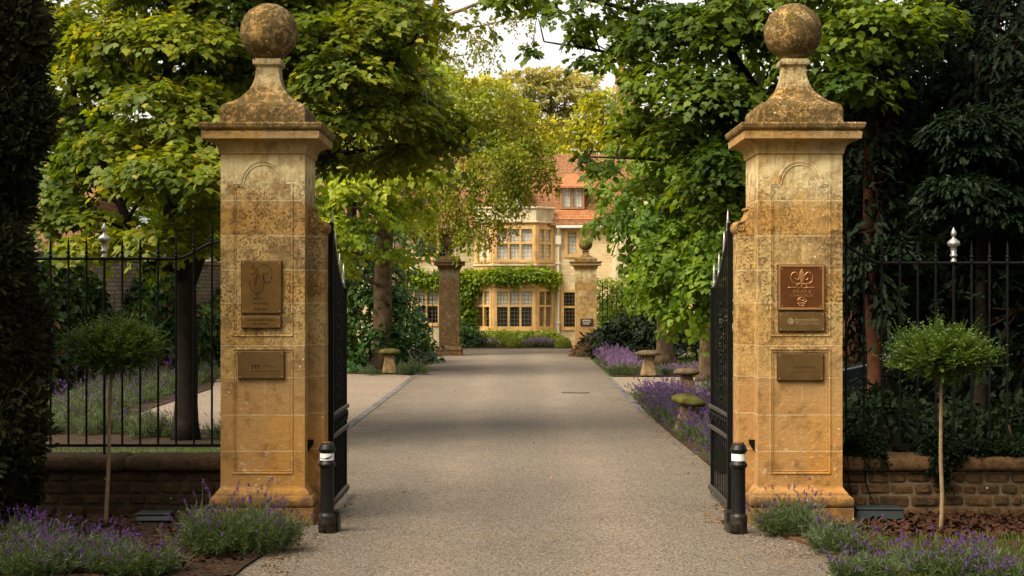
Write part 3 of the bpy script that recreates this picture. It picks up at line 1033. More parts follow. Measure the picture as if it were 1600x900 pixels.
# right pier: copper plaque with a lily, brass plaques
q = plaque(pier_r, xr(1214.5), xr(1288), zp(485), zp(413), None, YF, M['copper'], M['bronze_dark'], 'square copper plaque with raised lily emblem', 0.024, rim=0.020)
def zr(px, pz):
    return (xr(1200 + px / 4.285), zp(400 + pz / 4.285))
fl = [
    [zr(208, 190), zr(160, 175), zr(150, 130), zr(178, 108), zr(205, 135), zr(196, 160), zr(178, 150)],
    [zr(236, 190), zr(285, 175), zr(294, 130), zr(266, 108), zr(240, 135), zr(248, 160), zr(266, 150)],
    [zr(212, 215), zr(195, 212), zr(190, 195), zr(206, 183), zr(222, 190), zr(238, 183), zr(254, 195), zr(250, 212), zr(232, 215)],
    [zr(132, 211), zr(175, 211), zr(186, 211)], [zr(258, 211), zr(280, 211), zr(310, 211)],
    [zr(195, 290), zr(215, 278), zr(245, 285), zr(255, 300), zr(235, 312), zr(205, 310), zr(195, 290)],
    [zr(208, 292), zr(225, 300), zr(240, 292)], [zr(195, 318), zr(222, 322), zr(250, 318)], [zr(205, 328), zr(222, 335), zr(240, 328)]]
line_relief(q, 'emblem', fl, ye - 0.001, M['copper_light'], 0.0042)
m = MB()
pet = [zr(222, 85), zr(238, 115), zr(236, 150), zr(228, 185), zr(226, 214), zr(218, 214), zr(216, 185), zr(208, 150), zr(206, 115)]
m.prism([(a, b) for a, b in pet], 'y', ye - 0.008, ye + 0.002)
m.build('petal', M['copper_light'], q, bevel=0.003)
lettering(q, 'RELAIS &', 0.040, zr(224, 236)[0], ye - 0.001, zr(224, 238)[1], M['copper_light'], 0.170)
lettering(q, 'CHATEAUX', 0.040, zr(224, 264)[0], ye - 0.001, zr(224, 266)[1], M['copper_light'], 0.215)
q = plaque(pier_r, xr(1215.5), xr(1288.5), zp(518), zp(487.5), None, YF, M['brass'], M['bronze_dark'], 'narrow brass plaque below the copper one', 0.026)
ye2 = ye - 0.002
for a in range(5):
    an = math.radians(90 + 72 * a)
    c0 = (zr(150, 438)[0] + 0.020 * math.cos(an), zr(150, 438)[1] + 0.020 * math.sin(an))
    line_relief(q, 'emblem', [[(c0[0] + 0.010 * math.cos(b), c0[1] + 0.010 * math.sin(b)) for b in np.linspace(0, 6.28, 8)]], ye2, M['brass_light'], 0.0026)
lettering(q, 'Raymond Blanc', 0.034, zr(258, 425)[0], ye2, zr(258, 426)[1], M['brass_light'], 0.215)
line_relief(q, 'engraving', [[zr(180, 441), zr(260, 441), zr(338, 441)]] + [[zr(184 + 14 * i, 452), zr(188 + 14 * i, 456), zr(192 + 14 * i, 451)] for i in range(11)], ye2, M['brass_light'], 0.0014)
q = plaque(pier_r, xr(1213.5), xr(1286.5), zp(595), zp(552), None, YF, M['brass'], M['bronze_dark'], 'plain weathered brass plaque below the other two', 0.024)
line_relief(q, 'engraving', [[zr(165 + 22 * i, 735), zr(170 + 22 * i, 752), zr(178 + 22 * i, 736), zr(182 + 22 * i, 752)] for i in range(7)] + [[zr(150, 777), zr(250, 775), zr(335, 777)]], ye, M['ink'], 0.0012)

# the far pair
make_far = []
FPL, FPR = P(702.5, 556, 58.9), P(915.0, 556, 58.9)
fl_ = make_pier('far stone pier in shade beside the dark shrubs, left of the drive', (FPL[0], 58.9, 0), 0, False, 'stone piers with balls', M['pier_shaded'], 0.375, 0.30, 0.62)
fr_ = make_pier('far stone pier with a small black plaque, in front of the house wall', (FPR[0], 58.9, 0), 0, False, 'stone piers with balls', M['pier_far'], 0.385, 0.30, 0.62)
q = plaque(fr_, -0.21, 0.25, 1.10, 1.36, None, -0.385, simple('black plaque', (0.012, 0.012, 0.012), 0.4), M['bronze_dark'], 'small black plaque with pale lettering', 0.03)
line_relief(q, 'lettering', [[(-0.13, 1.30), (0.0, 1.302), (0.17, 1.30)], [(-0.13, 1.235), (0.05, 1.236), (0.19, 1.235)], [(-0.10, 1.165), (0.02, 1.166), (0.13, 1.165)]], -0.385 - 0.035, M['pipe'], 0.008)


# ------------------------------------------------------------------ low walls with coping, railings
def stone_block(m, a, b, rng, r=0.02):
    """a rough squared stone: eight-sided face, rounded and uneven"""
    x0, z0, x1, z1 = a[0], a[2], b[0], b[2]
    w, h = x1 - x0, z1 - z0
    k = min(r, w * .3, h * .3)
    ol = [(x0 + k, z0), (x1 - k, z0), (x1, z0 + k), (x1, z1 - k), (x1 - k, z1), (x0 + k, z1), (x0, z1 - k), (x0, z0 + k)]
    ol = [(x + rng.uniform(-.006, .006), z + rng.uniform(-.006, .006)) for x, z in ol]
    cx, cz = (x0 + x1) / 2, (z0 + z1) / 2
    rings = []
    for f, y in ((1.0, b[1]), (1.0, a[1] + 0.016), (0.90, a[1] + 0.004), (0.62, a[1] - rng.uniform(0, .010))):
        rings.append([(cx + (x - cx) * (1 - (1 - f) * min(1, .09 / w)) if f > .8 else cx + (x - cx) * f, y + rng.uniform(-.003, .003), cz + (z - cz) * f) for x, z in ol])
    m.rings(rings)


def low_wall(name, label, x0, x1, rows, seed, stone, mortar):
    rng = random.Random(seed)
    t = thing(name, label, 'wall', (x0, 15.5, 0))
    L = x1 - x0
    m = MB()
    m.box((0, 0.018, -0.05), (L, 0.42, 0.44))
    m.build('mortar_core', mortar, t)
    m = MB()
    z = 0.0
    for h in rows:
        x = rng.uniform(-0.2, 0)
        while x < L:
            w = rng.uniform(0.11, 0.30)
            g = rng.uniform(.012, .026)
            a, b = max(0, x), min(L, x + w - g)
            if b - a > 0.05:
                stone_block(m, (a, rng.uniform(-0.008, 0.010), z + rng.uniform(.006, 0.016)), (b, 0.06, z + h - rng.uniform(.006, 0.016)), rng)
            x += w
        z += h
    m.build('stonework', stone, t)
    x = 0
    while x < L - 0.05:
        w = min(rng.uniform(0.8, 1.4), L - x)
        m = MB()
        nx = 14
        rings = []
        for q in range(nx + 1):
            xx = x + 0.003 + (w - 0.006) * q / nx
            e = 0.0 if 0 < q < nx else 0.012
            j = lambda s=.006: rng.uniform(-s, s)
            rings.append([(xx, -0.055 + e + j(), 0.455 + e + j(.003)), (xx, -0.065 + e + j(), 0.49 + j()), (xx, -0.062 + e + j(), 0.545 + j()), (xx, -0.035 + e + j(), 0.582 - e + j(.004)), (xx, 0.02 + j(), 0.594 - e + j(.004)), (xx, 0.40, 0.594 - e + j(.004)), (xx, 0.47 - e, 0.565), (xx, 0.47 - e, 0.455)])
        m.rings(rings)
        m.build('coping', stone, t, smooth=True)
        x += w
    return t


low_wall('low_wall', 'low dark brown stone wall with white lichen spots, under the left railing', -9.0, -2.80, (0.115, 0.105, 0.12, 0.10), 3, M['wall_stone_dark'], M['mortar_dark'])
low_wall('low_wall', 'low coursed stone wall with pale mortar, under the right railing', 3.16, 9.5, (0.10, 0.12, 0.105, 0.115), 5, M['wall_stone'], M['mortar'])


def finial_mesh(m, c):
    """silver urn with a pointed bud"""
    prof = [(0.018, 0), (0.034, 0.004), (0.030, 0.02), (0.018, 0.045), (0.020, 0.06), (0.036, 0.07), (0.038, 0.085), (0.026, 0.095), (0.030, 0.15), (0.034, 0.175), (0.060, 0.19), (0.066, 0.215), (0.058, 0.235), (0.030, 0.26), (0.016, 0.272), (0.012, 0.285), (0.022, 0.30), (0.030, 0.32), (0.024, 0.345), (0.010, 0.375), (0.002, 0.395)]
    m.lathe([(r * 0.95, z * 0.88) for r, z in prof], c, 14)


def railing(name, label, xs, y, ztop, zbot, zend, ramp, finials, group=None, bar_r=0.011, spike=0.22, up_at=None):
    """upright bars, two rails; the top rail sweeps up over the last bars next to the pier (ramp)"""
    t = thing(name, label, 'railing', (min(xs), y, zbot), group)
    x0, x1 = min(xs), max(xs)
    pts = [(x, y, ztop + ramp(x)) for x in np.linspace(x0, x1, 60)]
    m = MB()
    m.tube(pts, 0.015, 8)
    m.build('top_rail', M['iron'], t, smooth=True, local=False)
    m = MB()
    m.box((x0, y - 0.012, zbot), (x1, y + 0.012, zbot + 0.028))
    m.build('bottom_rail', M['iron'], t, local=False)
    for x in xs:
        zt = ztop + ramp(x)
        big = any(abs(x - f) < 0.02 for f in finials)
        m = MB()
        m.tube([(x, y, zend if big else zbot), (x, y, zt)], bar_r * (1.25 if big else 1.0), 8)
        if not big:
            m.lathe([(bar_r, 0), (0.019, 0.012), (0.019, 0.03), (bar_r, 0.04), (0.018, 0.055), (0.018, 0.07), (bar_r, 0.08), (0.013, 0.1), (0.009, 0.16), (0.001, spike)], (x, y, zt), 8)
        b = m.build('bar', M['iron'], t, smooth=False, local=False)
        if big:
            m = MB()
            finial_mesh(m, (x, y, zt + 0.006))
            m.build('finial', M['silver'], b, smooth=True, local=False)
    return t


YR = 15.70
sp_ = 0.176
fx_l = (163 - 800) * YR / 2500
xs_l = [fx_l + k * sp_ for k in range(-11, 8)]
def ramp_l(x):
    s = min(1, max(0, (x + 3.30) / 0.42))
    return 0.165 * s * s * (3 - 2 * s)
railing('iron_railing', 'black iron railing with a silver urn finial, on the left wall', [x for x in xs_l if x < -2.76], YR, 2.512, 0.665, 0.58, ramp_l, [fx_l], 'iron railings')
fx_r = (1490 - 800) * YR / 2500
xs_r = [fx_r + k * sp_ for k in range(-6, 9)]
def ramp_r(x):
    s = min(1, max(0, (3.62 - x) / 0.45))
    return 0.20 * s * s * (3 - 2 * s)
railing('iron_railing', 'black iron railing with a silver urn finial, on the right wall', [x for x in xs_r if x > 3.15], YR, 2.468, 0.665, 0.58, ramp_r, [fx_r], 'iron railings')
# far railings beside the far piers
xs = [-2.75 - 0.165 * k for k in range(1, 14)]
railing('iron_railing', 'plain far iron railing between the dark shrubs and the far left pier', xs, 58.9, 2.05, 0.65, 0.0, lambda x: 0.0, [], 'iron railings', 0.013, 0.2)
xs = [3.16 + 0.175 * k for k in range(1, 15)]
railing('iron_railing', 'plain far iron railing rising to a curl beside the plaque pier', xs, 58.9, 2.30, 0.45, 0.0, lambda x: 0.28 * max(0, 1 - (x - 3.3) / 0.5), [], 'iron railings', 0.013, 0.05)


# ------------------------------------------------------------------ gates
def gate(label, xh, sgn):
    """a leaf swung open along +Y from its hinge; the top rail dips from the hinge"""
    t = thing('iron_gate', label, 'gate', (xh, 15.62, 0.0), 'open iron gate leaves')
    Lg = 1.58
    tilt = 0.02 * sgn
    def pt(v, z):
        return (tilt * v, v, z)
    def top(v):
        s = min(1.0, v / (Lg * 0.92))
        return 2.24 + 0.62 * (1 - s) ** 1.7
    m = MB()
    m.tube([pt(v, top(v)) for v in np.linspace(0, Lg, 30)], 0.017, 8)
    m.build('top_rail', M['iron_worn'], t, smooth=True)
    for z, h in ((0.075, 0.05), (0.74, 0.032), (0.955, 0.032)):
        m = MB()
        m.box((-0.018, 0, z), (0.018, Lg, z + h))
        m.build('rail', M['iron_worn'], t, bevel=0.003)
    for v, r in ((0.0, 0.024), (Lg, 0.022)):
        m = MB()
        m.box((tilt * v - r, v - r, 0.03), (tilt * v + r, v + r, top(v)))
        m.build('stile', M['iron'], t, bevel=0.003)
    nb = 10
    for i in range(1, nb):
        v = Lg * i / nb
        m = MB()
        m.tube([pt(v, 0.10), pt(v, top(v))], 0.0075, 6)
        m.build('bar', M['iron'], t)
        if i in (1, 3, 6, 9):
            m = MB()
            m.lathe([(0.018, 0), (0.018, 0.015), (0.011, 0.022), (0.017, 0.034), (0.017, 0.05), (0.012, 0.06), (0.016, 0.085), (0.012, 0.15), (0.001, 0.255)], pt(v, top(v)), 8)
            m.build('spike', M['silver'], t, smooth=True)
    for i in range(5):
        c = Lg * (i + 0.5) / 5
        for s in (-1, 1):
            m = MB()
            pts = [(0, c + s * (0.075 + (0.060 - 0.006 * k) * math.cos(0.8 * k)), 0.865 + (0.075 - 0.008 * k) * math.sin(0.8 * k)) for k in range(8)]
            m.tube(curve_pts(pts, 3), 0.010, 6)
            m.build('scroll', M['iron'], t, smooth=True)
    for k in range(9):
        m = MB()
        m.lathe([(0.001, -0.03), (0.024, 0), (0.001, 0.03)], pt(Lg * 0.48, 1.1 + 0.12 * k), 6)
        m.build('rosette', M['iron'], t)
    return t


gate('open black iron gate leaf hinged on the left pier', -1.765, -1)
gate('open black iron gate leaf hinged on the right pier', 2.125, 1)


# ------------------------------------------------------------------ bollards
def bollard(label, loc, s, scuffed=False):
    t = thing('bollard', label, 'bollard', loc, 'black bollards')
    t.scale = (1.0, 1.0, 0.93)
    m = MB()
    m.lathe([(0.094, 0.0), (0.094, 0.16), (0.088, 0.175), (0.078, 0.185), (0.076, 0.20), (0.074, 0.62), (0.077, 0.635), (0.094, 0.645), (0.096, 0.668), (0.088, 0.680), (0.076, 0.690), (0.074, 0.70)], n=20)
    m.v = [(a * .84, b * .84, c) for a, b, c in m.v]
    m.build('post', M['bollard'], t, smooth=True)
    m = MB()
    m.lathe([(0.0642, 0.703), (0.0642, 0.770)], n=24)
    m.build('band', M['white_band'], t, smooth=False)
    if scuffed:
        m = MB()
        m.tube(curve_pts([(0.066 * math.sin(a), -0.066 * math.cos(a), z) for a, z in ((-1.0, .728), (-.5, .722), (0, .724), (.4, .732), (.9, .748))], 4), [.003] * 8 + [.007] * 6 + [.004] * 3, 5)
        m.build('scuff', M['bollard'], t)
    m = MB()
    m.lathe([(0.074, 0.772), (0.080, 0.785), (0.093, 0.795), (0.094, 0.815), (0.084, 0.825), (0.080, 0.845), (0.066, 0.862), (0.030, 0.868)], n=20)
    m.v = [(a * .84, b * .84, cc) for a, b, cc in m.v]
    c = m.build('cap', M['bollard'], t, smooth=True)
    m = MB()
    m.lathe([(0.050, 0.862), (0.052, 0.876), (0.02, 0.882)], n=16)
    m.build('cap_top', M['rust'], c, smooth=True)
    m = MB()
    m.box((s * 0.065 - 0.04, 0.04, 0), (s * 0.065 + 0.04, 0.20, 0.20))
    m.build('ground_socket', M['bollard'], t, bevel=0.006)
    return t


bollard('black bollard with scuffed white band, beside the left gate', ((511 - 800) * 14.45 / 2500, 14.45, 0.01), 1, True)
b_ = bollard('black bollard with clean white band and rusty top, beside the right gate', ((1154 - 800) * 14.40 / 2500, 14.40, 0.01), -1)
m = MB()
m.box((0, 0, 0), (0.30, 0.045, 0.03), 0.004)
o = m.build('gate_stop', M['iron_worn'], None, bevel=0.004)
o.location = (1.98, 15.0, 0.012)
o.rotation_euler = (0, 0, 0.55)
tag(o, 'low metal gate stop lying among dead leaves by the right gate', 'gate stop')


# ------------------------------------------------------------------ boxes and lids on the beds
def lid_box(label, loc, w, d, h, rot=0):
    t = thing('ground_box', label, 'box', loc)
    t.rotation_euler = (0, 0, rot)
    m = MB()
    m.rings([[(-w / 2, -d / 2, 0), (w / 2, -d / 2, 0), (w / 2, d / 2, 0), (-w / 2, d / 2, 0)], [(-w / 2 + .02, -d / 2 + .02, h), (w / 2 - .02, -d / 2 + .02, h), (w / 2 - .02, d / 2 - .02, h), (-w / 2 + .02, d / 2 - .02, h)]])
    m.build('body', M['plastic'], t, bevel=0.008)
    m = MB()
    m.box((-w / 2 + .01, -d / 2 + .01, h + .002), (w / 2 - .01, d / 2 - .01, h + .022))
    m.build('lid', M['plastic'], t, bevel=0.008)
    return t


lid_box('flat slate coloured plastic box lid among the left lavender', ((241 - 800) * 15.0 / 2500, 15.05, 0.045), 0.34, 0.26, 0.05, 0.05)
lid_box('dark green plastic box against the foot of the right pier', ((1378 - 800) * 15.0 / 2500, 15.15, 0.03), 0.46, 0.26, 0.10, -0.06)
m = MB()
m.tube(curve_pts([(3.23, 15.49, 0.62), (3.24, 15.43, 0.56), (3.25, 15.46, 0.40), (3.29, 15.47, 0.2), (3.33, 15.40, 0.13)], 5), 0.006, 6)
m.tube(curve_pts([(3.40, 15.49, 0.62), (3.40, 15.42, 0.56), (3.41, 15.47, 0.40), (3.45, 15.46, 0.25), (3.47, 15.30, 0.14)], 5), 0.006, 6)
tag(m.build('cable', M['iron'], None, smooth=True), 'black cable running down the right wall into the green box', 'cable')


# ------------------------------------------------------------------ standard topiaries
def topiary(label, px, ybase, yc, Y, seed, rx=0.47, rz=0.23):
    rng = np.random.default_rng(seed)
    bx = (px - 800) * Y / 2500
    t = thing('topiary_standard', label, 'topiary', (bx, Y, 0.03), 'clipped standard shrubs')
    zc = H + (465 - yc) * Y / 2500 - 0.03
    m = MB()
    sway = rng.uniform(-0.008, 0.008, 6)
    lean = 0.06 if px < 800 else 0.0
    cp = curve_pts([(-lean * (1 - k / 5) + sway[k], 0, zc * k / 5.2) for k in range(6)], 5)
    m.tube(cp, list(np.linspace(0.021, 0.014, len(cp))), 10)
    for k in range(9):
        a = k * 0.7
        m.tube([(0, 0, zc - rz * 0.9), (0.12 * math.cos(a), 0.12 * math.sin(a), zc - 0.1), (0.3 * math.cos(a), 0.3 * math.sin(a), zc + 0.05)], [0.010, 0.007, 0.003], 5)
    m.build('trunk', M['bark_pale'], t, smooth=True)
    n = 1900
    d = unit(rng.normal(size=(n, 3)))
    base = d * np.array([rx, rx, rz]) * rng.uniform(0.15, 0.88, (n, 1)) + np.array([0, 0, zc - .02])
    out = unit(d * np.array([1.0, 1.0, 0.5]) + np.array([0, 0, 0.34]) + rng.normal(size=(n, 3)) * 0.30)
    ln = rng.uniform(0.07, 0.17, n) + (rng.uniform(size=n) > 0.90) * rng.uniform(0.04, 0.16, n)
    k = 11
    f = np.linspace(0.1, 1, k)
    pos = (base[:, None, :] + out[:, None, :] * (ln[:, None, None] * f[None, :, None])).reshape(-1, 3)
    pos += np.repeat(UP[None, :], len(pos), 0) * (np.tile(f ** 2, n) * 0.018)[:, None]
    sd = unit(np.cross(out, UP) + 1e-6)
    sg = np.where(np.arange(k) % 2 == 0, 1.0, -1.0)
    tip = (sd[:, None, :] * sg[None, :, None] + out[:, None, :] * 0.6).reshape(-1, 3) + rng.normal(size=(n * k, 3)) * 0.3
    nr = np.tile(UP, (n * k, 1)) + rng.normal(size=(n * k, 3)) * 0.5
    np_obj('crown', [leaves(pos, tip, nr, rng.uniform(0.020, 0.032, n * k), T_DIA), leaves(base, out, np.tile(UP, (n, 1)) + 0.1, ln, T_THIN)], M['topiary'], t)
    return t


topiary('small clipped tree with flattened crown, in front of the left railing', 176, 826, 543, 14.75, 11)
topiary('small clipped tree with flattened crown, in front of the right railing', 1471, 836, 553, 14.45, 12)


# ------------------------------------------------------------------ lavender
def lavender_meshes(seed, r, h, nl, nf, far=False, fl_scale=1.0):
    """several leaning tufts of thin grey leaves; wiry stems carry spikes of small florets"""
    rng = np.random.default_rng(seed)
    nt = 16
    ta = rng.uniform(0, 2 * math.pi, nt)
    ts = np.sqrt(rng.uniform(0.0, 1, nt)) * 0.75
    tc = np.stack([np.cos(ta) * ts * r, np.sin(ta) * ts * r * .85, np.zeros(nt)], 1)
    th = h * rng.uniform(0.55, 1.0, nt) * (1 - 0.35 * ts)
    lean = np.stack([np.cos(ta) * ts * .8, np.sin(ta) * ts * .8, np.ones(nt)], 1) + rng.normal(size=(nt, 3)) * 0.18
    lean = unit(lean)
    # shoots: each a stem with pairs of narrow leaves
    ns = max(20, nl // 14)
    k = rng.integers(0, nt, ns)
    d = unit(lean[k] + rng.normal(size=(ns, 3)) * np.array([.38, .38, .12]))
    b = tc[k] + rng.normal(size=(ns, 3)) * np.array([.05, .05, 0]) * (r / .4)
    L = th[k] * rng.uniform(.55, 1.05, ns)
    nn = 14
    f = np.linspace(.18, 1, nn)
    pos = (b[:, None, :] + d[:, None, :] * (L[:, None, None] * f[None, :, None])).reshape(-1, 3)
    dd = np.repeat(d, nn, 0)
    tip = dd * 0.75 + rng.normal(size=(ns * nn, 3)) * 0.55
    fo = [leaves(pos, tip, rng.normal(size=(ns * nn, 3)), rng.uniform(.035, .075, ns * nn) * (1.6 if far else 1), T_THIN)]
    T_ST = (np.array([(-.005, 0, 0), (.005, 0, 0), (.003, 1, 0), (-.003, 1, 0)], float), [[0, 1, 2, 3]])
    fo.append(leaves(b, d, rng.normal(size=(ns, 3)), L, T_ST))
    k = rng.integers(0, nt, nf)
    d2 = unit(lean[k] + rng.normal(size=(nf, 3)) * np.array([.42, .42, .12]))
    b2 = tc[k] + rng.normal(size=(nf, 3)) * np.array([.04, .04, 0])
    ln = th[k] * rng.uniform(.85, 1.55, nf)
    fo.append(leaves(b2, d2, rng.normal(size=(nf, 3)), ln, T_ST))
    tp = b2 + d2 * ln[:, None]
    nq = 16
    q = np.linspace(0, 1, nq)
    sl = rng.uniform(.025, .05, nf) * fl_scale
    p3 = (tp[:, None, :] + d2[:, None, :] * (sl[:, None, None] * (q[None, :, None] - .3))).reshape(-1, 3) + rng.normal(size=(nf * nq, 3)) * .0025 * fl_scale
    t3 = rng.normal(size=(nf * nq, 3)) + np.repeat(d2, nq, 0) * .8
    sp = [leaves(p3, t3, rng.normal(size=(nf * nq, 3)), rng.uniform(.012, .020, nf * nq) * fl_scale, T_DIA)]
    return fo, sp


def lavender(label, loc, seed, r=0.35, h=0.36, nl=1500, nf=110, group=None, flower='lav_flower', **kw):
    nl = int(nl * 2.0)
    t = thing('lavender_bush', label, 'lavender', loc, group)
    A, B = lavender_meshes(seed, r, h, nl, nf, **kw)
    np_obj('foliage', A, M['lav_leaf'], t)
    np_obj('flowers', B, M[flower], t)
    return t


def G(x, y):
    """ground point shown at pixel (x, y)"""
    Y = H * 2500.0 / (y - 465.0)
    return ((x - 800) * Y / 2500, Y, 0.03)


l1 = lavender('wide grey green lavender bush at the foot of the left pier', G(368, 862), 21, 0.60, 0.52, 6000, 110)
l2 = lavender('flowering lavender bush at the bottom left corner, nearest to the camera', G(30, 905), 22, 0.50, 0.36, 3600, 100)
l3 = lavender('lavender bush below the left clipped tree, full of purple spikes', G(120, 888), 23, 0.42, 0.34, 3000, 120)
l4 = lavender('low lavender bush between the left clipped tree and the wide bush', G(215, 898), 24, 0.42, 0.28, 2800, 60)
lavender('lavender bush at the far left, in front of the dark cypress', G(20, 862), 25, 0.40, 0.34, 2200, 110)
lavender('thin lavender bush against the plinth of the right pier', G(1238, 838), 26, 0.31, 0.45, 1900, 34)
lavender('sparse twiggy lavender bush, second from the right pier', G(1300, 868), 27, 0.30, 0.36, 1600, 24)
lavender('flowering lavender bush in front of the right clipped tree', G(1455, 905), 28, 0.42, 0.30, 2600, 110)
lavender('lavender bush at the bottom edge right of the drive', G(1345, 912), 29, 0.30, 0.26, 1500, 40)
lavender('lavender bush at the bottom right corner', G(1560, 915), 30, 0.36, 0.28, 1800, 50)

# rows further in: three bushes with their own shape, then copies of them
rowA = lavender('lavender bush in the deep purple row right of the drive, nearest to the gate', (2.95, 19.9, 0.03), 31, 0.45, 0.42, 1700, 150, 'lavender along the right edge of the drive', fl_scale=1.25)
rng_ = random.Random(5)
gA = 'lavender along the right edge of the drive'
for i, (x, y, s) in enumerate([(3.3, 20.9, .9), (2.92, 21.9, 1.0), (2.85, 23.4, 1.0), (3.4, 24.2, .8), (2.85, 25.3, 1.05), (3.3, 26.2, .9), (2.88, 27.2, 1.05), (2.92, 28.8, 1.1), (3.35, 29.4, .95), (2.95, 30.4, 1.15), (3.3, 31.4, 1.05), (2.98, 32.2, 1.15), (3.1, 33.6, 1.0)]):
    dup(rowA, (x, y, 0.03), rng_.uniform(0, 6), s, 'purple lavender bush in the row between the drive and the staddle stones', gA)
rowB = lavender('pale lavender bush at the near end of the row below the far right pier', (3.05, 43.6, 0.03), 33, 0.5, 0.45, 1100, 85, 'pale lavender below the far right pier', 'lav_flower_far', far=True, fl_scale=2.0)
for i, (x, y, s) in enumerate([(3.1, 45.2, .95), (3.2, 46.8, 1.0), (3.15, 48.6, 1.1), (3.3, 50.4, 1.1), (3.3, 52.4, 1.1), (3.45, 54.5, 1.0)]):
    dup(rowB, (x, y, 0.03), rng_.uniform(0, 6), s, 'pale purple lavender bush below the far right pier', 'pale lavender below the far right pier')
for i, (x, y, s) in enumerate([(4.3, 43.5, .7), (5.0, 43.7, .75), (5.8, 43.4, .7), (6.5, 43.6, .7)]):
    dup(rowB, (x, y, 0.03), rng_.uniform(0, 6), s, 'low lavender bush at the edge of the side path under the lime trees', 'lavender under the lime trees')
rowC = lavender('lavender bush behind the left railing beside the dark trunk', (-3.6, 23.4, 0.03), 35, 0.45, 0.42, 1500, 16, 'lavender behind the left railing', fl_scale=1.1)
for i, (x, y, s) in enumerate([(-4.25, 23.9, 1), (-5.2, 24.6, 1.05), (-5.9, 25.2, 1.1), (-3.1, 22.9, .8), (-6.6, 25.8, 1.2), (-5.5, 24.0, 1.0), (-6.4, 24.6, 1.1), (-7.2, 26.0, 1.2), (-7.3, 24.8, 1.2)]):
    dup(rowC, (x, y, 0.03), rng_.uniform(0, 6), s, 'lavender bush behind the left railing at the edge of the gravel', 'lavender behind the left railing')
for i in range(18):
    f = i / 17
    for k in range(2):
        dup(rowC, (-7.35 - 0.9 * k - 0.5 * f + rng_.uniform(-.15, .15), 25.2 + 15 * f + k * 0.4, 0.03), rng_.uniform(0, 6), rng_.uniform(0.95, 1.4), 'lavender bush in the bed below the ivy covered wall', 'lavender below the ivy wall')
for i, (px, Y, s) in enumerate([(752, 67.9, .8), (770, 67.8, .85), (828, 67.7, .85), (845, 67.8, .85), (858, 67.9, .8), (838, 68.2, .9)]):
    dup(rowB, ((px - 800) * Y / 2500, Y, 0.03), rng_.uniform(0, 6), s, 'lavender bush in the bed in front of the bay window', 'lavender in front of the bay window')
dup(rowC, G(640, 586), 1.0, 1.25, 'grey lavender bush at the drive edge beside the left staddle stone', 'lavender beside the left staddle stone')
dup(rowC, G(580, 587), 2.0, 0.8, 'small grey bush at the gravel edge left of the left staddle stone', 'lavender beside the left staddle stone')
dup(rowC, (4.5, 34.2, 0.03), 2.0, 1.3, 'lavender bush right of the upright staddle stone near the gate', 'lavender round the right staddle stones')


# ------------------------------------------------------------------ staddle stones
def staddle(label, base, h, capr, capmat, seed, tilt=(0, 0)):
    rng = random.Random(seed)
    t = thing('staddle_stone', label, 'staddle stone', base, 'staddle stones')
    m = MB()
    hb = h - 0.12
    m.square([(0.21, 0), (0.205, 0.05), (0.155, hb * 0.55), (0.115, hb)])
    m.build('stem', M['staddle'], t, bevel=0.03, seg=3)
    m = MB()
    R = capr
    n = 22
    prof = [(R * .5, 0), (R * .92, 0.015), (R * 1.0, 0.05), (R * .97, 0.085), (R * .80, 0.125), (R * .5, 0.15), (R * .15, 0.158)]
    wob = [1 + rng.uniform(-.05, .05) for _ in range(n)]
    m.rings([[(r * wob[k] * math.cos(2 * math.pi * k / n), r * wob[k] * math.sin(2 * math.pi * k / n), z + rng.uniform(-.006, .006)) for k in range(n)] for r, z in prof])
    c = m.build('cap', capmat, t, smooth=True)
    c.location = (0, 0, hb - 0.005)
    c.rotation_euler = (*tilt, 0)
    return t


staddle('staddle stone with grassy dark cap, left of the drive', G(609, 585), 0.66, 0.31, M['moss_cap'], 1)
staddle('round capped staddle stone at the far side of the gravel side path', G(1013, 589), 0.66, 0.34, M['staddle_cap'], 2)
staddle('round capped staddle stone at the near side of the gravel side path', (3.68, 33.7, 0.0), 0.62, 0.28, M['staddle_cap'], 3)
staddle('tilted staddle stone with yellow moss on its cap, sunk in lavender', (2.78, 25.3, 0.0), 0.56, 0.28, M['moss_cap'], 4, (0.05, 0.16))

m = MB()
m.box((-0.16, -0.28, 0), (0.16, 0.28, 0.012))
o = m.build('drain_cover', M['iron_worn'], None, bevel=0.003)
o.location = (1.42, 35.6, 0.009)
o.rotation_euler = (0, 0, 1.2)
tag(o, 'narrow iron drain cover set in the drive', 'drain cover')

# ------------------------------------------------------------------ the house
HX = 0.10
house = thing('manor_house', 'golden stone manor house with canted bay and red tiled roof', 'house', (0, 70, 0))


class Seg:
    """a straight run of wall from a to b; its outside lies to the right of the walk"""

    def __init__(s, a, b):
        s.a, s.b = np.array(a, float), np.array(b, float)
        s.L = np.linalg.norm(s.b - s.a)
        s.d = (s.b - s.a) / s.L
        s.n = np.array([s.d[1], -s.d[0]])

    def p(s, u, z, o=0.0):
        q = s.a + s.d * u + s.n * o
        return (q[0], q[1], z)

    def box(s, m, u0, u1, z0, z1, o0, o1):
        m.rings([[s.p(u0, z, o1), s.p(u1, z, o1), s.p(u1, z, o0), s.p(u0, z, o0)] for z in (z0, z1)])


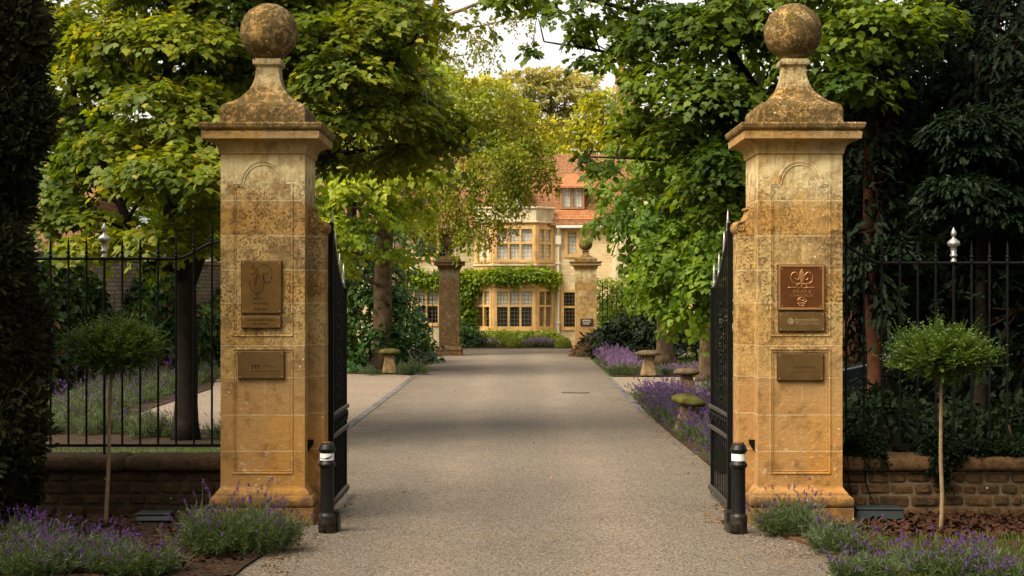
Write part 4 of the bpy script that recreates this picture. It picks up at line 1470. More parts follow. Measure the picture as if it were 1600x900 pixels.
def wall_run(m, seg, z0, z1, holes, th=0.30):
    us = sorted({0.0, seg.L, *[h[0] for h in holes], *[h[1] for h in holes]})
    zs = sorted({z0, z1, *[h[2] for h in holes], *[h[3] for h in holes]})
    for i in range(len(us) - 1):
        for k in range(len(zs) - 1):
            cu, cz = (us[i] + us[i + 1]) / 2, (zs[k] + zs[k + 1]) / 2
            if any(h[0] < cu < h[1] and h[2] < cz < h[3] for h in holes):
                continue
            m.poly([seg.p(us[i], zs[k]), seg.p(us[i + 1], zs[k]), seg.p(us[i + 1], zs[k + 1]), seg.p(us[i], zs[k + 1])])
            m.poly([seg.p(us[i], zs[k], -th), seg.p(us[i], zs[k + 1], -th), seg.p(us[i + 1], zs[k + 1], -th), seg.p(us[i + 1], zs[k], -th)])
    for h in holes:
        for (ua, za), (ub, zb) in (((h[0], h[2]), (h[1], h[2])), ((h[1], h[2]), (h[1], h[3])), ((h[1], h[3]), (h[0], h[3])), ((h[0], h[3]), (h[0], h[2]))):
            m.poly([seg.p(ua, za), seg.p(ub, zb), seg.p(ub, zb, -th), seg.p(ua, za, -th)])


def window(seg, u0, u1, z0, z1, cols, transom, curtains='', mat='dressing', fr=0.10):
    """stone surround and mullions in the opening u0..u1, z0..z1; glass set back; curtains hang behind"""
    m = MB()
    e = 0.004
    seg.box(m, u0 - fr, u0 + 0.05, z0 - fr, z1 + fr, -0.16, 0.035)
    seg.box(m, u1 - 0.05, u1 + fr, z0 - fr, z1 + fr, -0.16, 0.035)
    seg.box(m, u0 + 0.05 + e, u1 - 0.05 - e, z1 - 0.04, z1 + fr, -0.16, 0.032)
    seg.box(m, u0 + 0.05 + e, u1 - 0.05 - e, z0 - fr, z0 + 0.04, -0.16, 0.060)
    iw = (u1 - u0 - 0.10)
    for k in range(1, cols):
        c = u0 + 0.05 + iw * k / cols
        seg.box(m, c - 0.045, c + 0.045, z0 + 0.04 + e, z1 - 0.04 - e, -0.15, 0.015)
    if transom:
        for k in range(cols):
            a = u0 + 0.05 + iw * k / cols + (0.047 if k else e)
            b = u0 + 0.05 + iw * (k + 1) / cols - (0.047 if k < cols - 1 else e)
            seg.box(m, a, b, transom - 0.045, transom + 0.045, -0.148, 0.010)
    w = m.build('window', M[mat], house, local=False, bevel=0.006)
    m = MB()
    m.poly([seg.p(u0 + 0.052, z0 + 0.042, -0.06), seg.p(u1 - 0.052, z0 + 0.042, -0.06), seg.p(u1 - 0.052, z1 - 0.042, -0.06), seg.p(u0 + 0.052, z1 - 0.042, -0.06)])
    m.build('pane', M['glass'], w, local=False)
    if curtains:
        m = MB()
        zt = z1 - 0.02
        zb = {'full': z0 + 0.02, 'blind': (transom or z0) + 0.02, 'sides': z0 + 0.02}[curtains]
        n = 24
        for k in range(n):
            if curtains == 'sides' and (k % 8) in (3, 4):
                continue
            ua, ub = u0 + 0.03 + (u1 - u0 - 0.06) * k / n, u0 + 0.03 + (u1 - u0 - 0.06) * (k + 1) / n
            oa, ob = (-0.095 - 0.02 * (k % 2)), (-0.095 - 0.02 * ((k + 1) % 2))
            m.poly([seg.p(ua, zb, oa), seg.p(ub, zb, ob), seg.p(ub, zt, ob), seg.p(ua, zt, oa)])
        m.build('curtain', M['curtain'], w, local=False)


S_left = Seg((-8.5, 70), (-1.65, 70))
S_bl = Seg((-1.65, 70), (-0.82, 69.1))
S_bf = Seg((-0.82, 69.1), (1.04, 69.1))
S_br = Seg((1.04, 69.1), (1.85, 70))
S_right = Seg((1.85, 70), (4.35, 70))
EAVE = 5.30
WL = [(-4.30 + 8.5, -3.20 + 8.5, 0.98, 2.47), (-4.25 + 8.5, -2.72 + 8.5, 3.86, 5.10)]
WR = [(2.22 - 1.85, 2.80 - 1.85, 0.80, 2.40), (2.38 - 1.85, 2.86 - 1.85, 3.98, 5.02)]
m = MB()
wall_run(m, S_left, -0.1, EAVE, WL)
wall_run(m, S_right, -0.1, EAVE, WR)
for a, b, zt in (((4.35, 70), (4.35, 67), 9.2), ((9.6, 67), (9.6, 79), 9.2), ((9.6, 79), (-8.5, 79), EAVE), ((-8.5, 79), (-8.5, 70), EAVE)):
    s = Seg(a, b)
    wall_run(m, s, -0.1, zt if zt < 9 else 5.6, [])
S_wing = Seg((4.35, 67), (9.6, 67))
WW = [(1.4, 3.1, 0.9, 2.45), (1.4, 3.1, 3.8, 5.1)]
wall_run(m, S_wing, -0.1, 5.6, WW)
m.poly([S_wing.p(0, 5.6), S_wing.p(5.25, 5.6), S_wing.p(2.625, 8.8)])
m.poly([(4.35, 70.0, 5.6), (4.35, 67, 5.6), (4.35, 67, 5.4)])
m.poly([(-8.5, 70, 5.3), (-8.5, 73.1, 8.5), (-8.5, 79, 5.3)])
m.poly([(-8.6, 70, 5.27), (4.4, 70, 5.27), (4.4, 70, 5.50), (-8.6, 70, 5.50)])
m.poly([(-8.6, 79, 5.27), (9.6, 79, 5.27), (9.6, 79, 5.5), (-8.6, 79, 5.5)])
m.poly([(6.1, 79, 5.3), (6.1, 73.1, 8.5), (6.1, 70, 5.3)])
m.build('wall', M['house_wall'], house, local=False)
m = MB()
m.box((-8.4, 70.3, 2.55), (9.5, 78.9, 2.70))
m.box((-8.4, 71.6, -0.05), (9.5, 71.7, 5.3))
m.box((-8.4, 70.3, 5.32), (9.5, 78.9, 5.38))
m.box((-8.4, 70.32, 0.0), (9.5, 71.58, 0.05))
m.build('interior', simple('dark panelling', (0.03, 0.018, 0.01), 0.8), house, local=False)
# the bay: dressed stone below, moulded cornice, parapet
WB = {'bl': [(0.16, 1.06, 0.84, 2.43), (0.16, 1.06, 3.74, 5.13)], 'bf': [(0.12, 1.74, 0.84, 2.43), (0.12, 1.74, 3.74, 5.13)], 'br': [(0.14, 1.05, 0.84, 2.43), (0.14, 1.05, 3.74, 5.13)]}
m = MB()
for s, k in ((S_bl, 'bl'), (S_bf, 'bf'), (S_br, 'br')):
    wall_run(m, s, -0.1, 5.36, WB[k])
m.build('bay', M['dressing'], house, local=False)


def offset_ring(o):
    pts = []
    segs = (S_bl, S_bf, S_br)
    pts.append(S_bl.p(0 - o * 0.4, 0, o)[:2])
    for a, b in ((S_bl, S_bf), (S_bf, S_br)):
        n = (a.n + b.n)
        n = n / np.dot(n, a.n)
        c = a.b + n * o
        pts.append((c[0], c[1]))
    pts.append(S_br.p(S_br.L + o * 0.4, 0, o)[:2])
    return pts + [(1.80, 70.1), (-1.60, 70.1)]


def band(name, z0, z1, o, mat, bev=0.01):
    m = MB()
    m.prism(offset_ring(o), 'z', z0, z1)
    return m.build(name, mat, house, local=False, bevel=bev)


band('bay_base', -0.1, 0.68, 0.03, M['house_wall'])
band('sill_course', 0.68, 0.735, 0.07, M['dressing'])
band('string_course', 2.60, 2.68, 0.06, M['dressing'])
band('string_course', 3.50, 3.585, 0.06, M['parapet'])
band('cornice', 5.36, 5.44, 0.10, M['parapet'], 0.02)
band('parapet', 5.44, 5.98, 0.01, M['parapet'])
band('parapet_coping', 5.98, 6.07, 0.07, M['parapet'], 0.02)
window(S_bf, *WB['bf'][0], 3, 1.77, 'blind')
window(S_bf, *WB['bf'][1], 3, 4.48, 'full')
window(S_bl, *WB['bl'][0], 2, 1.77, 'blind')
window(S_bl, *WB['bl'][1], 2, 4.48, 'full')
window(S_br, *WB['br'][0], 2, 1.77, '')
window(S_br, *WB['br'][1], 2, 4.48, 'full')
window(S_left, *WL[0], 2, 1.80, 'blind')
window(S_left, *WL[1], 3, 0, '')
window(S_right, *WR[0], 1, 1.72, '')
window(S_right, *WR[1], 1, 0, 'full')
window(S_wing, *WW[0], 3, 1.8, '')
window(S_wing, *WW[1], 3, 4.5, 'full')
# roof
m = MB()
RZ, RY = 8.6, 73.1
def slab(m, quad, th=0.08):
    a, b, c, d = [Vector(q) for q in quad]
    n = (b - a).cross(d - a).normalized() * th
    m.rings([[a, b, c, d], [a + n, b + n, c + n, d + n]])
slab(m, [(-8.9, 69.70, 5.22), (6.2, 69.70, 5.22), (6.2, RY, RZ), (-8.9, RY, RZ)])
slab(m, [(-8.9, RY, RZ), (6.2, RY, RZ), (6.2, 79.4, 5.22), (-8.9, 79.4, 5.22)])
rf = m.build('roof', M['tiles'], house, local=False)
m = MB()
slab(m, [(4.15, 66.8, 5.42), (4.15, 76, 5.42), (6.975, 76, 8.92), (6.975, 66.8, 8.92)], -0.08)
slab(m, [(9.8, 76, 5.42), (9.8, 66.8, 5.42), (6.975, 66.8, 8.92), (6.975, 76, 8.92)], -0.08)
m.build('wing_roof', M['tiles'], house, local=False)
m = MB()
m.box((4.85, 73.4, 7.5), (5.75, 74.3, 12.1))
m.box((4.78, 73.33, 12.1), (5.82, 74.37, 12.4))
for k in range(2):
    m.lathe([(0.14, 0), (0.13, 0.55)], (5.1 + 0.42 * k, 73.85, 12.4), 10)
m.build('chimney', M['brick'], rf, local=False, bevel=0.01)
m = MB()
m.tube([(-8.9, 69.62, 5.20), (-1.72, 69.62, 5.20)], 0.06, 8)
m.tube([(1.92, 69.62, 5.20), (4.3, 69.62, 5.20)], 0.06, 8)
m.build('gutter', M['pipe'], house, local=False, smooth=True)
m = MB()
m.tube([(2.02, 69.64, 5.18), (2.02, 69.75, 5.0), (2.02, 69.88, 4.85), (2.02, 69.88, 0.05)], 0.055, 10)
m.box((1.90, 69.76, 4.45), (2.14, 69.97, 4.82))
for z in (3.6, 2.3, 1.0):
    m.box((1.93, 69.80, z), (2.11, 69.985, z + 0.07))
m.build('downpipe', M['pipe'], house, local=False)


def dormer(x, w, y0, z0, z1):
    """window under a small hipped tiled roof"""
    s = Seg((x - w / 2, y0), (x + w / 2, y0))
    m = MB()
    for sx in (-1, 1):
        m.poly([(x + sx * w / 2, y0, z0), (x + sx * w / 2, y0, z1), (x + sx * w / 2, y0 + 2.2, z1), (x + sx * w / 2, y0 + 0.6, z0)])
    d = m.build('dormer', M['tiles_new'], rf, local=False)
    m = MB()
    s.box(m, 0, 0.09, z0, z1, -0.06, 0.04)
    s.box(m, w - 0.09, w, z0, z1, -0.06, 0.04)
    s.box(m, 0.092, w - 0.092, z0, z0 + 0.09, -0.06, 0.05)
    s.box(m, 0.092, w - 0.092, z1 - 0.08, z1, -0.06, 0.04)
    s.box(m, w / 2 - 0.04, w / 2 + 0.04, z0 + 0.092, z1 - 0.082, -0.05, 0.03)
    m.build('dormer_window', M['wood_frame'], rf, local=False)
    m = MB()
    m.poly([s.p(0.09, z0 + .09, -0.03), s.p(w - .09, z0 + .09, -0.03), s.p(w - .09, z1 - .08, -0.03), s.p(0.09, z1 - .08, -0.03)])
    m.build('dormer_pane', M['glass'], rf, local=False)
    m = MB()
    for k in range(16):
        if k % 8 in (0, 7):
            continue
        ua, ub = w * k / 16, w * (k + 1) / 16
        m.poly([s.p(ua, z0 + .05, -0.10 - .02 * (k % 2)), s.p(ub, z0 + .05, -0.10 - .02 * ((k + 1) % 2)), s.p(ub, z1, -0.10 - .02 * ((k + 1) % 2)), s.p(ua, z1, -0.10 - .02 * (k % 2))])
    m.build('curtain', M['curtain'], rf, local=False)
    ov = 0.24
    m = MB()
    rz = z1 + 0.72
    A, B = (x - w / 2 - ov, y0 - ov, z1 - 0.02), (x + w / 2 + ov, y0 - ov, z1 - 0.02)
    rz = z1 + 0.62
    R0, R1 = (x - .22, y0 + 0.75, rz), (x - .22, y0 + 2.3, rz)
    Q0, Q1 = (x + .22, y0 + 0.75, rz), (x + .22, y0 + 2.3, rz)
    Bk, Ak = (x + w / 2 + ov, y0 + 2.6, z1 - 0.02), (x - w / 2 - ov, y0 + 2.6, z1 - 0.02)
    dn = lambda p: (p[0], p[1], p[2] - 0.07)
    m.poly([A, B, Q0, R0])
    m.poly([B, Bk, Q1, Q0])
    m.poly([R0, Q0, Q1, R1])
    m.poly([Ak, A, R0, R1])
    m.poly([dn(A), dn(B), dn(Bk), dn(Ak)])
    m.poly([A, dn(A), dn(B), B])
    m.poly([B, dn(B), dn(Bk), Bk])
    m.poly([A, dn(A), dn(Ak), Ak])
    m.build('dormer_roof', M['tiles_new'], rf, local=False)


dormer(2.65, 1.06, 70.35, 6.02, 7.02)
dormer(0.05, 1.02, 70.35, 6.02, 7.00)
dormer(-3.4, 1.02, 70.35, 6.02, 7.00)
# orange tiled apron below the right dormer
m = MB()
m.poly([(1.9, 69.86, 5.54), (4.2, 69.86, 5.54), (3.3, 70.33, 5.99), (1.4, 70.33, 5.99)])
m.build('roof_repair', M['tiles_new'], rf, local=False)

# climber on the bay
rng = np.random.default_rng(55)
wist = thing('wisteria', 'wisteria trained in a band across the bay between the floors', 'climber', (-1.5, 69.0, 0))
cl = []
stem = MB()
for s, n, zc in ((S_left, 16, 3.05), (S_bl, 5, 3.1), (S_bf, 9, 3.12), (S_br, 6, 3.10)):
    u0 = 3.8 if s is S_left else 0.0
    for k in range(n):
        u = u0 + (s.L - u0) * (k + 0.5) / n
        c = np.array(s.p(u, zc + rng.uniform(-.12, .12), 0.10))
        cl.append((c, (0.26, 0.20, rng.uniform(0.18, 0.30))))
    stem.tube([s.p(u0, zc - 0.05, 0.06), s.p(s.L / 2 + u0 / 2, zc + 0.02, 0.07), s.p(s.L, zc - .03, 0.06)], 0.03, 6)
for k in range(11):
    c = np.array((-1.93 + rng.uniform(-.2, .2), 69.80, 0.5 + 0.26 * k))
    cl.append((c, (0.28 + 0.1 * (k % 3), 0.16, 0.22)))
stem.tube(curve_pts([(-1.95, 69.85, 0), (-1.85, 69.86, 1.2), (-2.0, 69.86, 2.2), (-1.7, 69.84, 3.0)], 5), 0.035, 6)
stem.build('stem', M['branch'], wist, smooth=True, local=False)
np_obj('foliage', crown(cl, T_OVAL, 0.15, rng, dens=70, per=16, rad=0.22, flat=0.35, droop=0.6, jit=0.5, lo=-0.9), M['wisteria'], wist, origin=world_loc(wist))


def bush(name, label, cat, base, clumps, mat, T=T_OVAL, leaf=0.1, seed=1, group=None, stem=True, **kw):
    rng = np.random.default_rng(seed)
    t = thing(name, label, cat, base, group)
    if stem:
        m = MB()
        for c in clumps:
            ctr = np.array(c[0])
            f = np.array((ctr[0] * .4 + base[0] * .6, ctr[1] * .4 + base[1] * .6, 0.0))
            m.tube(curve_pts([f, (f + ctr) / 2 + rng.normal(size=3) * .1, ctr], 4), [0.03] * 4 + [0.02] * 4 + [0.008], 5)
        m.build('stem', M['branch'], t, smooth=True, local=False)
    np_obj('foliage', crown(clumps, T, leaf, rng, **kw), mat, t, origin=base)
    return t


def W3(x, y, Y, rx, ry=None, rz=None, k=1.0):
    return (P(x, y, Y), (rx, ry or rx, rz or rx), k)


def box_ball(label, px, py, Y, r, seed):
    c = P(px, py, Y)
    rng = np.random.default_rng(seed)
    d = unit(rng.normal(size=(5200, 3)))
    t = thing('box_ball', label, 'topiary', (c[0], Y, 0.03), 'clipped box balls by the bay')
    cc = np.array([0, 0, c[2] - 0.03])
    m = MB()
    m.lathe([(0.04, 0), (0.03, c[2])], n=8)
    m.build('trunk', M['branch'], t)
    np_obj('crown', [leaves(cc + d * r * np.array([1, 1, .93]) * rng.uniform(0.86, 1.0, (5200, 1)), np.cross(d, rng.normal(size=(5200, 3))) + d * .5, d + rng.normal(size=(5200, 3)) * .4, rng.uniform(.04, .07, 5200), T_DIA)], M['box'], t)


box_ball('round clipped box ball in front of the middle bay window', 803, 538, 66.9, 0.33, 3)
box_ball('round clipped box ball at the right end of the bay bed', 880, 539, 66.9, 0.34, 4)
box_ball('smaller clipped box ball half hidden behind the middle one', 794, 533, 67.8, 0.30, 5)
box_ball('clipped box ball half hidden behind the right one', 874, 534, 67.9, 0.28, 6)
bush('garden_shrub', 'yellow green shrub below the sill of the bay', 'shrub', (0.3, 68.5, 0), [W3(770, 524, 68.3, .45, .3, .3), W3(790, 526, 68.4, .4, .3, .25), W3(812, 525, 68.4, .4, .3, .26), W3(835, 525, 68.4, .45, .3, .25), W3(858, 525, 68.5, .4, .3, .25)], M['wisteria'], T_OVAL, 0.11, 71, dens=60, per=18, rad=.25, flat=.5)
bush('garden_shrub', 'dark rounded shrub left of the bay at the corner of the bed', 'shrub', (-1.9, 68.2, 0), [W3(728, 515, 68.2, .5, .4, .45), W3(742, 526, 67.8, .4, .35, .3), W3(722, 530, 67.9, .35)], M['laurel'], T_OVAL, 0.12, 72, dens=50, per=20, rad=.28, flat=.5)
# hedge seen through the right far railings
bush('green_hedge', 'tall light green hedge behind the far right railing', 'hedge', (4.3, 62.5, 0), [W3(x, y, 62.5, .55, .4, .6) for x in range(936, 1030, 18) for y in (455, 480, 505, 530)], M['wisteria'], T_DIA, 0.10, 73, dens=38, per=26, rad=.3, flat=.3, jit=.6, lo=-1)

# ------------------------------------------------------------------ trees
TA = [W3(96, 250, 23.6, .55), W3(100, 300, 23.4, .5), W3(92, 345, 23.2, .45, .5, .3), W3(95, 190, 23.8, .6), W3(95, 100, 24, .6), W3(150, 378, 22.4, .50, .5, .30), W3(215, 366, 22, .60, .5, .30), W3(280, 358, 22.3, .55, .5, .30), W3(120, 335, 23, .55, .5, .4), W3(330, 330, 23, .5), W3(320, 385, 22.6, .35, .3, .25),
      W3(235, 262, 21.8, .75, .7, .55), W3(300, 268, 21.6, .75, .7, .55), W3(180, 215, 23, .75, .7, .55), W3(330, 190, 22.3, .8, .7, .55), W3(255, 150, 22.3, .85, .7, .5), W3(160, 120, 23.5, .85, .8, .5),
      W3(125, 45, 23.8, .9, .8, .5), W3(205, 50, 23, .85, .8, .5), W3(300, 60, 22.8, .9, .8, .6), W3(345, 120, 23.6, .8), W3(250, 5, 24, .9), W3(340, 5, 23.8, .9), W3(120, 265, 24, .6),
      W3(505, 55, 23, .80, .7, .55), W3(575, 35, 23.2, .75, .7, .5), W3(545, 115, 22.8, .70, .7, .5), W3(600, 105, 23.6, .6, .7, .45), W3(610, 25, 24, .5), W3(515, 185, 23, .65, .6, .5), W3(590, 180, 23.6, .75, .7, .5), W3(655, 170, 24.2, .6), W3(700, 200, 24.8, .50, .5, .35), W3(640, 235, 24.6, .60, .6, .35), W3(560, 245, 25, .55, .5, .35), W3(735, 225, 25, .32, .3, .25),
      W3(400, 150, 25, 1.0), W3(440, 60, 24, .9), W3(430, 220, 25, .9), W3(400, -40, 24, 1.1), W3(480, 0, 24.4, .8)]
TAB = [W3(x, y, Y, .8, .6, .4, .55) for x, y, Y in ((140, 200, 26), (220, 120, 26), (300, 220, 26), (330, 60, 26), (200, 290, 26), (160, 40, 26.2), (480, 120, 26), (560, 60, 26), (620, 170, 26), (520, 200, 26.2), (400, 200, 26.4), (600, 120, 26.4))]
topc = [(np.array((x, y, z)), (1.2, 1.2, .8), .45) for x, y, z in ((-6.5, 24, 7.4), (-4.6, 23, 7.6), (-2.6, 24, 7.4), (-5.5, 25.5, 8.6), (-3.4, 25, 8.9), (-7.6, 25, 6.6), (-1.6, 25, 6.6), (-4.4, 24.4, 9.9))]
tA = P(290, 690, 23.7)
tree('maple_tree', 'large maple with a forked dark trunk, behind the left railing', 'tree', (tA[0], 23.7, 0),
     [([(tA[0], 23.7, 0), (tA[0] + .02, 23.7, 1.4), P(290, 440, 23.7)], 0.175, 0.15),
      ([P(290, 440, 23.7), P(266, 350, 23.6), P(272, 260, 23.5), P(262, 120, 23.4), (-5.1, 23.6, 7.4)], 0.13, 0.05),
      ([P(292, 445, 23.7), P(322, 360, 23.9), P(345, 250, 24.2), P(400, 120, 24.4), P(460, 0, 24.4), (-3.0, 24.6, 8.4)], 0.14, 0.05),
      ([P(280, 420, 23.6), P(225, 395, 23.2), P(180, 300, 23.2), P(128, 190, 23.4), P(110, 120, 23.6)], 0.09, 0.03),
      ([P(345, 250, 24.2), P(480, 150, 24.2), P(590, 90, 24), P(660, 60, 24.2)], 0.07, 0.02),
      ([P(330, 330, 24), P(460, 260, 24.4), P(600, 230, 24.6), P(720, 220, 25)], 0.06, 0.015)],
     [(c, tuple(np.array(r) * (.80, .85, .62)), 1.35) for c, r, k in TA] + topc + TAB, M['maple'], M['bark_dark'], T_MAPLE, 0.098, 101, r_limb=0.03, dens=27, per=74, rad=0.42, flat=0.85, droop=0.6, jit=0.32, lo=-0.35)

TB = [W3(515, 250, 43, .9, .8, .7), W3(560, 300, 42.5, .9, .8, .6), W3(620, 265, 43, .9, .8, .7), W3(605, 340, 43.2, .75, .8, .5), W3(540, 355, 42.6, .7, .7, .5), W3(650, 320, 44, .6, .6, .5), W3(505, 330, 43.5, .7), W3(640, 205, 44.5, .9), W3(575, 205, 44, 1.0), W3(520, 395, 43, .45, .4, .3), W3(680, 270, 44.5, .6, .6, .5), W3(525, 190, 45, 1.0), W3(560, 120, 45, 1.2), W3(640, 130, 45, 1.1), W3(620, 60, 46, 1.3), W3(560, 400, 44.2, .5, .5, .3), W3(506, 375, 43, .5, .5, .35), W3(596, 396, 43.2, .45, .45, .3), W3(552, 425, 43.6, .4, .4, .25), W3(625, 402, 43.8, .4, .4, .25), W3(455, 260, 45, 1.2), W3(470, 160, 46, 1.2)]
tB = P(607, 560, 46)
tree('maple_tree', 'bright lime green tree with leaning trunk behind the left shrubs', 'tree', (tB[0], 46, 0),
     [([(tB[0] - .15, 46, 0), P(598, 450, 46), P(602, 370, 45.6), P(612, 300, 45.2)], 0.30, 0.20), ([P(610, 320, 45.3), P(570, 230, 44.8), P(550, 130, 45)], 0.13, 0.05), ([P(610, 315, 45.3), P(640, 220, 45), P(640, 90, 45.4)], 0.13, 0.04)],
     TB, M['bright'], M['bark'], T_MAPLE, 0.145, 102, r_limb=0.045, dens=22, per=54, rad=0.55, flat=0.7)

TC = [W3(1060, 40, 23.5, .8, .7, .55), W3(1130, 60, 23, .8, .7, .55), W3(1000, 60, 24, .55, .6, .45), W3(950, 30, 24.5, .42, .4, .3), W3(912, 95, 24.5, .20, .2, .15), W3(955, 95, 24.4, .34, .3, .25), W3(1040, 125, 23.4, .75, .7, .5), W3(1110, 150, 22.8, .8, .7, .5), W3(1065, 215, 23.4, .65, .6, .45), W3(1000, 195, 24, .5, .5, .4), W3(1125, 255, 22.8, .65, .6, .5), W3(1090, 315, 23.4, .55, .5, .4), W3(1145, 330, 22.6, .45, .5, .4), W3(832, 76, 25, .15, .15, .12), W3(915, 40, 24.7, .25), W3(900, 62, 24.7, .2), W3(770, -2, 25, .25, .2, .08), W3(820, -4, 25, .2, .2, .08),
      W3(955, 262, 24.6, .34, .3, .22), W3(915, 250, 25, .22, .2, .15), W3(1020, 280, 24, .4, .4, .3), W3(1300, 60, 22, .65, .6, .5), W3(1355, 45, 21.8, .7, .6, .5), W3(1415, 65, 21.8, .5, .5, .4), W3(1330, 125, 21.8, .5, .5, .4), W3(1150, 10, 23, .8), W3(1290, 10, 22.4, .8), W3(1180, 180, 23.5, .8), W3(1260, 160, 23.5, .9), W3(1240, 260, 24, .8), W3(1180, 290, 23.6, .6), W3(1455, 25, 22.2, .5)]
topc = [(np.array((x, y, z)), (1.2, 1.2, .8), .45) for x, y, z in ((2.2, 24, 7.6), (4.0, 23.5, 7.8), (5.8, 23, 7.4), (3.2, 25, 8.8), (5.0, 24.6, 9.0), (1.2, 25, 6.9))]
tC = (4.35, 24.2, 0)
tree('maple_tree', 'dark green maple whose branches overhang the drive behind the right pier', 'tree', tC,
     [([tC, (4.4, 24.2, 1.6), (4.35, 24.1, 3.2)], 0.22, 0.17), ([(4.35, 24.1, 3.2), P(1200, 180, 23.8), P(1130, 60, 23.6), (2.6, 24, 7.6)], 0.13, 0.04), ([(4.35, 24.1, 3.0), P(1280, 150, 23), P(1340, 40, 22.6), (5.2, 23.6, 8)], 0.12, 0.04), ([P(1200, 190, 23.8), P(1080, 130, 23.9), P(960, 85, 24.5), P(850, 65, 25)], 0.06, 0.012), ([(4.35, 24.1, 3.0), P(1150, 270, 23.5), P(1030, 250, 24), P(920, 245, 25)], 0.06, 0.012), ([P(1150, 80, 23.6), P(1000, 20, 24.4), P(860, -10, 24.8), P(790, 0, 25.2)], 0.05, 0.012)],
     [(c, tuple(np.array(r) * (.85, .9, .7)), 1.25) for c, r, k in TC] + topc, M['maple_deep'], M['bark_dark'], T_MAPLE, 0.100, 103, r_limb=0.022, dens=26, per=70, rad=0.42, flat=0.82, droop=0.6, jit=0.34, lo=-0.4)

TD1 = [W3(x, y, Y, r, r, rz) for x, y, Y, r, rz in ((975, 300, 49, .7, .6), (1005, 350, 48.5, .8, .7), (1035, 405, 48, .8, .6), (1000, 425, 49, .5, .5), (1045, 320, 49, 1.0, .8), (1010, 255, 50, .9, .8), (985, 385, 49.5, .5, .5), (1065, 455, 48, .7, .5), (1020, 465, 48.5, .4, .35), (1090, 380, 49, .9, .8), (1100, 290, 50, 1.0, .9), (970, 240, 51, .6, .6), (945, 300, 50, .42, .4), (940, 335, 51, .30, .30), (935, 270, 51, .4, .35), (1050, 230, 51, 1.1, .9), (1100, 200, 51, 1.1, .9), (1010, 180, 52, .9, .7), (975, 345, 49.5, .45, .45), (925, 350, 51, .22, .25))]
tree('lime_tree', 'lime tree with a stout ridged trunk, left of its pair beyond the side path', 'tree', (P(1040, 568, 50.5)[0], 50.5, 0),
     [([(P(1040, 568, 50.5)[0], 50.5, 0), P(1039, 500, 50.5), P(1042, 430, 50.4), P(1040, 330, 50.3), P(1040, 180, 50.3)], 0.30, 0.10)], TD1, M['lime'], M['bark'], T_LIME, 0.135, 104, group='lime trees', r_limb=0.035, dens=20, per=56, rad=0.5, flat=0.5, droop=0.9, jit=0.45, lo=-0.8)
TD2 = [W3(x, y, Y, r, r, rz) for x, y, Y, r, rz in ((1010, 440, 38, .45, .45), (1060, 440, 37.5, .6, .5), (1100, 420, 37.5, .7, .6), (1085, 480, 37.5, .55, .45), (1120, 490, 38, .45, .5), (1045, 490, 37.8, .3, .3), (1075, 370, 38, .7, .6), (1110, 340, 38, .8, .7), (1030, 390, 38.4, .6, .5), (1060, 320, 39, .8, .7), (1140, 420, 38.5, .7, .6), (1150, 350, 39, .9, .8), (1100, 265, 40, 1.0, .8), (1020, 345, 39.4, .5, .5), (1180, 380, 40, 1.0, .9), (1190, 450, 40, .7, .7))]
tree('lime_tree', 'lime tree with drooping heart shaped leaves and a slimmer trunk by the right gate', 'tree', (P(1107, 596, 40.5)[0], 40.5, 0),
     [([(P(1107, 596, 40.5)[0], 40.5, 0), P(1108, 520, 40.5), P(1112, 430, 40.3), P(1115, 300, 40), P(1120, 200, 40)], 0.27, 0.08)], TD2, M['lime'], M['bark'], T_LIME, 0.130, 105, group='lime trees', r_limb=0.03, dens=22, per=60, rad=0.46, flat=0.45, droop=1.0, jit=0.45, lo=-0.85)

# weeping small leaved tree in front of the house
TE = [W3(x, y, Y, r, r, rz, k) for x, y, Y, r, rz, k in ((655, 250, 60.5, .9, .9, 1), (650, 320, 60.5, .8, .8, 1), (640, 200, 61, 1.0, .9, 1), (770, 165, 60, 1.1, .9, 1), (735, 205, 60, 1.0, .9, 1), (800, 205, 60, 1.0, .9, 1), (835, 240, 60, .7, .8, .9), (765, 255, 59, 1.0, .9, 1), (715, 290, 59, .9, .9, 1), (790, 295, 59, .75, .8, 1), (695, 335, 59, .7, .7, 1), (735, 335, 59, .6, .7, 1), (765, 350, 59, .45, .6, 1), (815, 300, 59.5, .45, .5, .8), (795, 345, 59.3, .3, .4, .8), (680, 255, 60, .9, .9, 1), (850, 200, 61, .6, .7, .8), (860, 275, 60, .35, .4, .7), (700, 90, 60, .7, .5, .45), (730, 55, 60, .7, .5, .4), (770, 80, 60, .5, .5, .4), (670, 45, 60, .8, .5, .5), (815, 30, 60, .5, .3, .3), (660, 120, 60, .8, .7, .6), (720, 130, 60, .7, .6, .6), (675, 345, 58.6, .4, .35, 1), (720, 372, 58.4, .35, .4, 1), (745, 372, 58.4, .28, .4, 1), (805, 250, 59, .7, .8, 1), (850, 245, 60, .5, .6, 1), (785, 25, 60, .6, .3, .3))]
tree('weeping_birch', 'weeping tree with small yellowish leaves hanging in front of the house', 'tree', (P(622, 556, 60.5)[0], 60.5, 0),
     [([(P(622, 556, 60.5)[0], 60.5, 0), P(624, 400, 60.5), P(640, 240, 60.5), P(672, 60, 60.3), P(690, -60, 60)], 0.26, 0.10), ([P(676, 110, 60.3), P(690, 35, 60.2), P(730, 12, 60), P(790, -12, 60)], 0.10, 0.04), ([P(660, 230, 60.4), P(720, 190, 60), P(770, 180, 60), P(820, 220, 60)], 0.07, 0.02), ([P(690, 38, 60.2), P(740, 42, 60), P(790, 32, 60), P(835, 28, 60)], 0.05, 0.012)],
     TE, M['birch'], M['branch'], T_DIA, 0.135, 106, r_limb=0.03, dens=34, per=46, rad=0.42, flat=0.2, droop=1.6, jit=0.7, lo=-0.9)

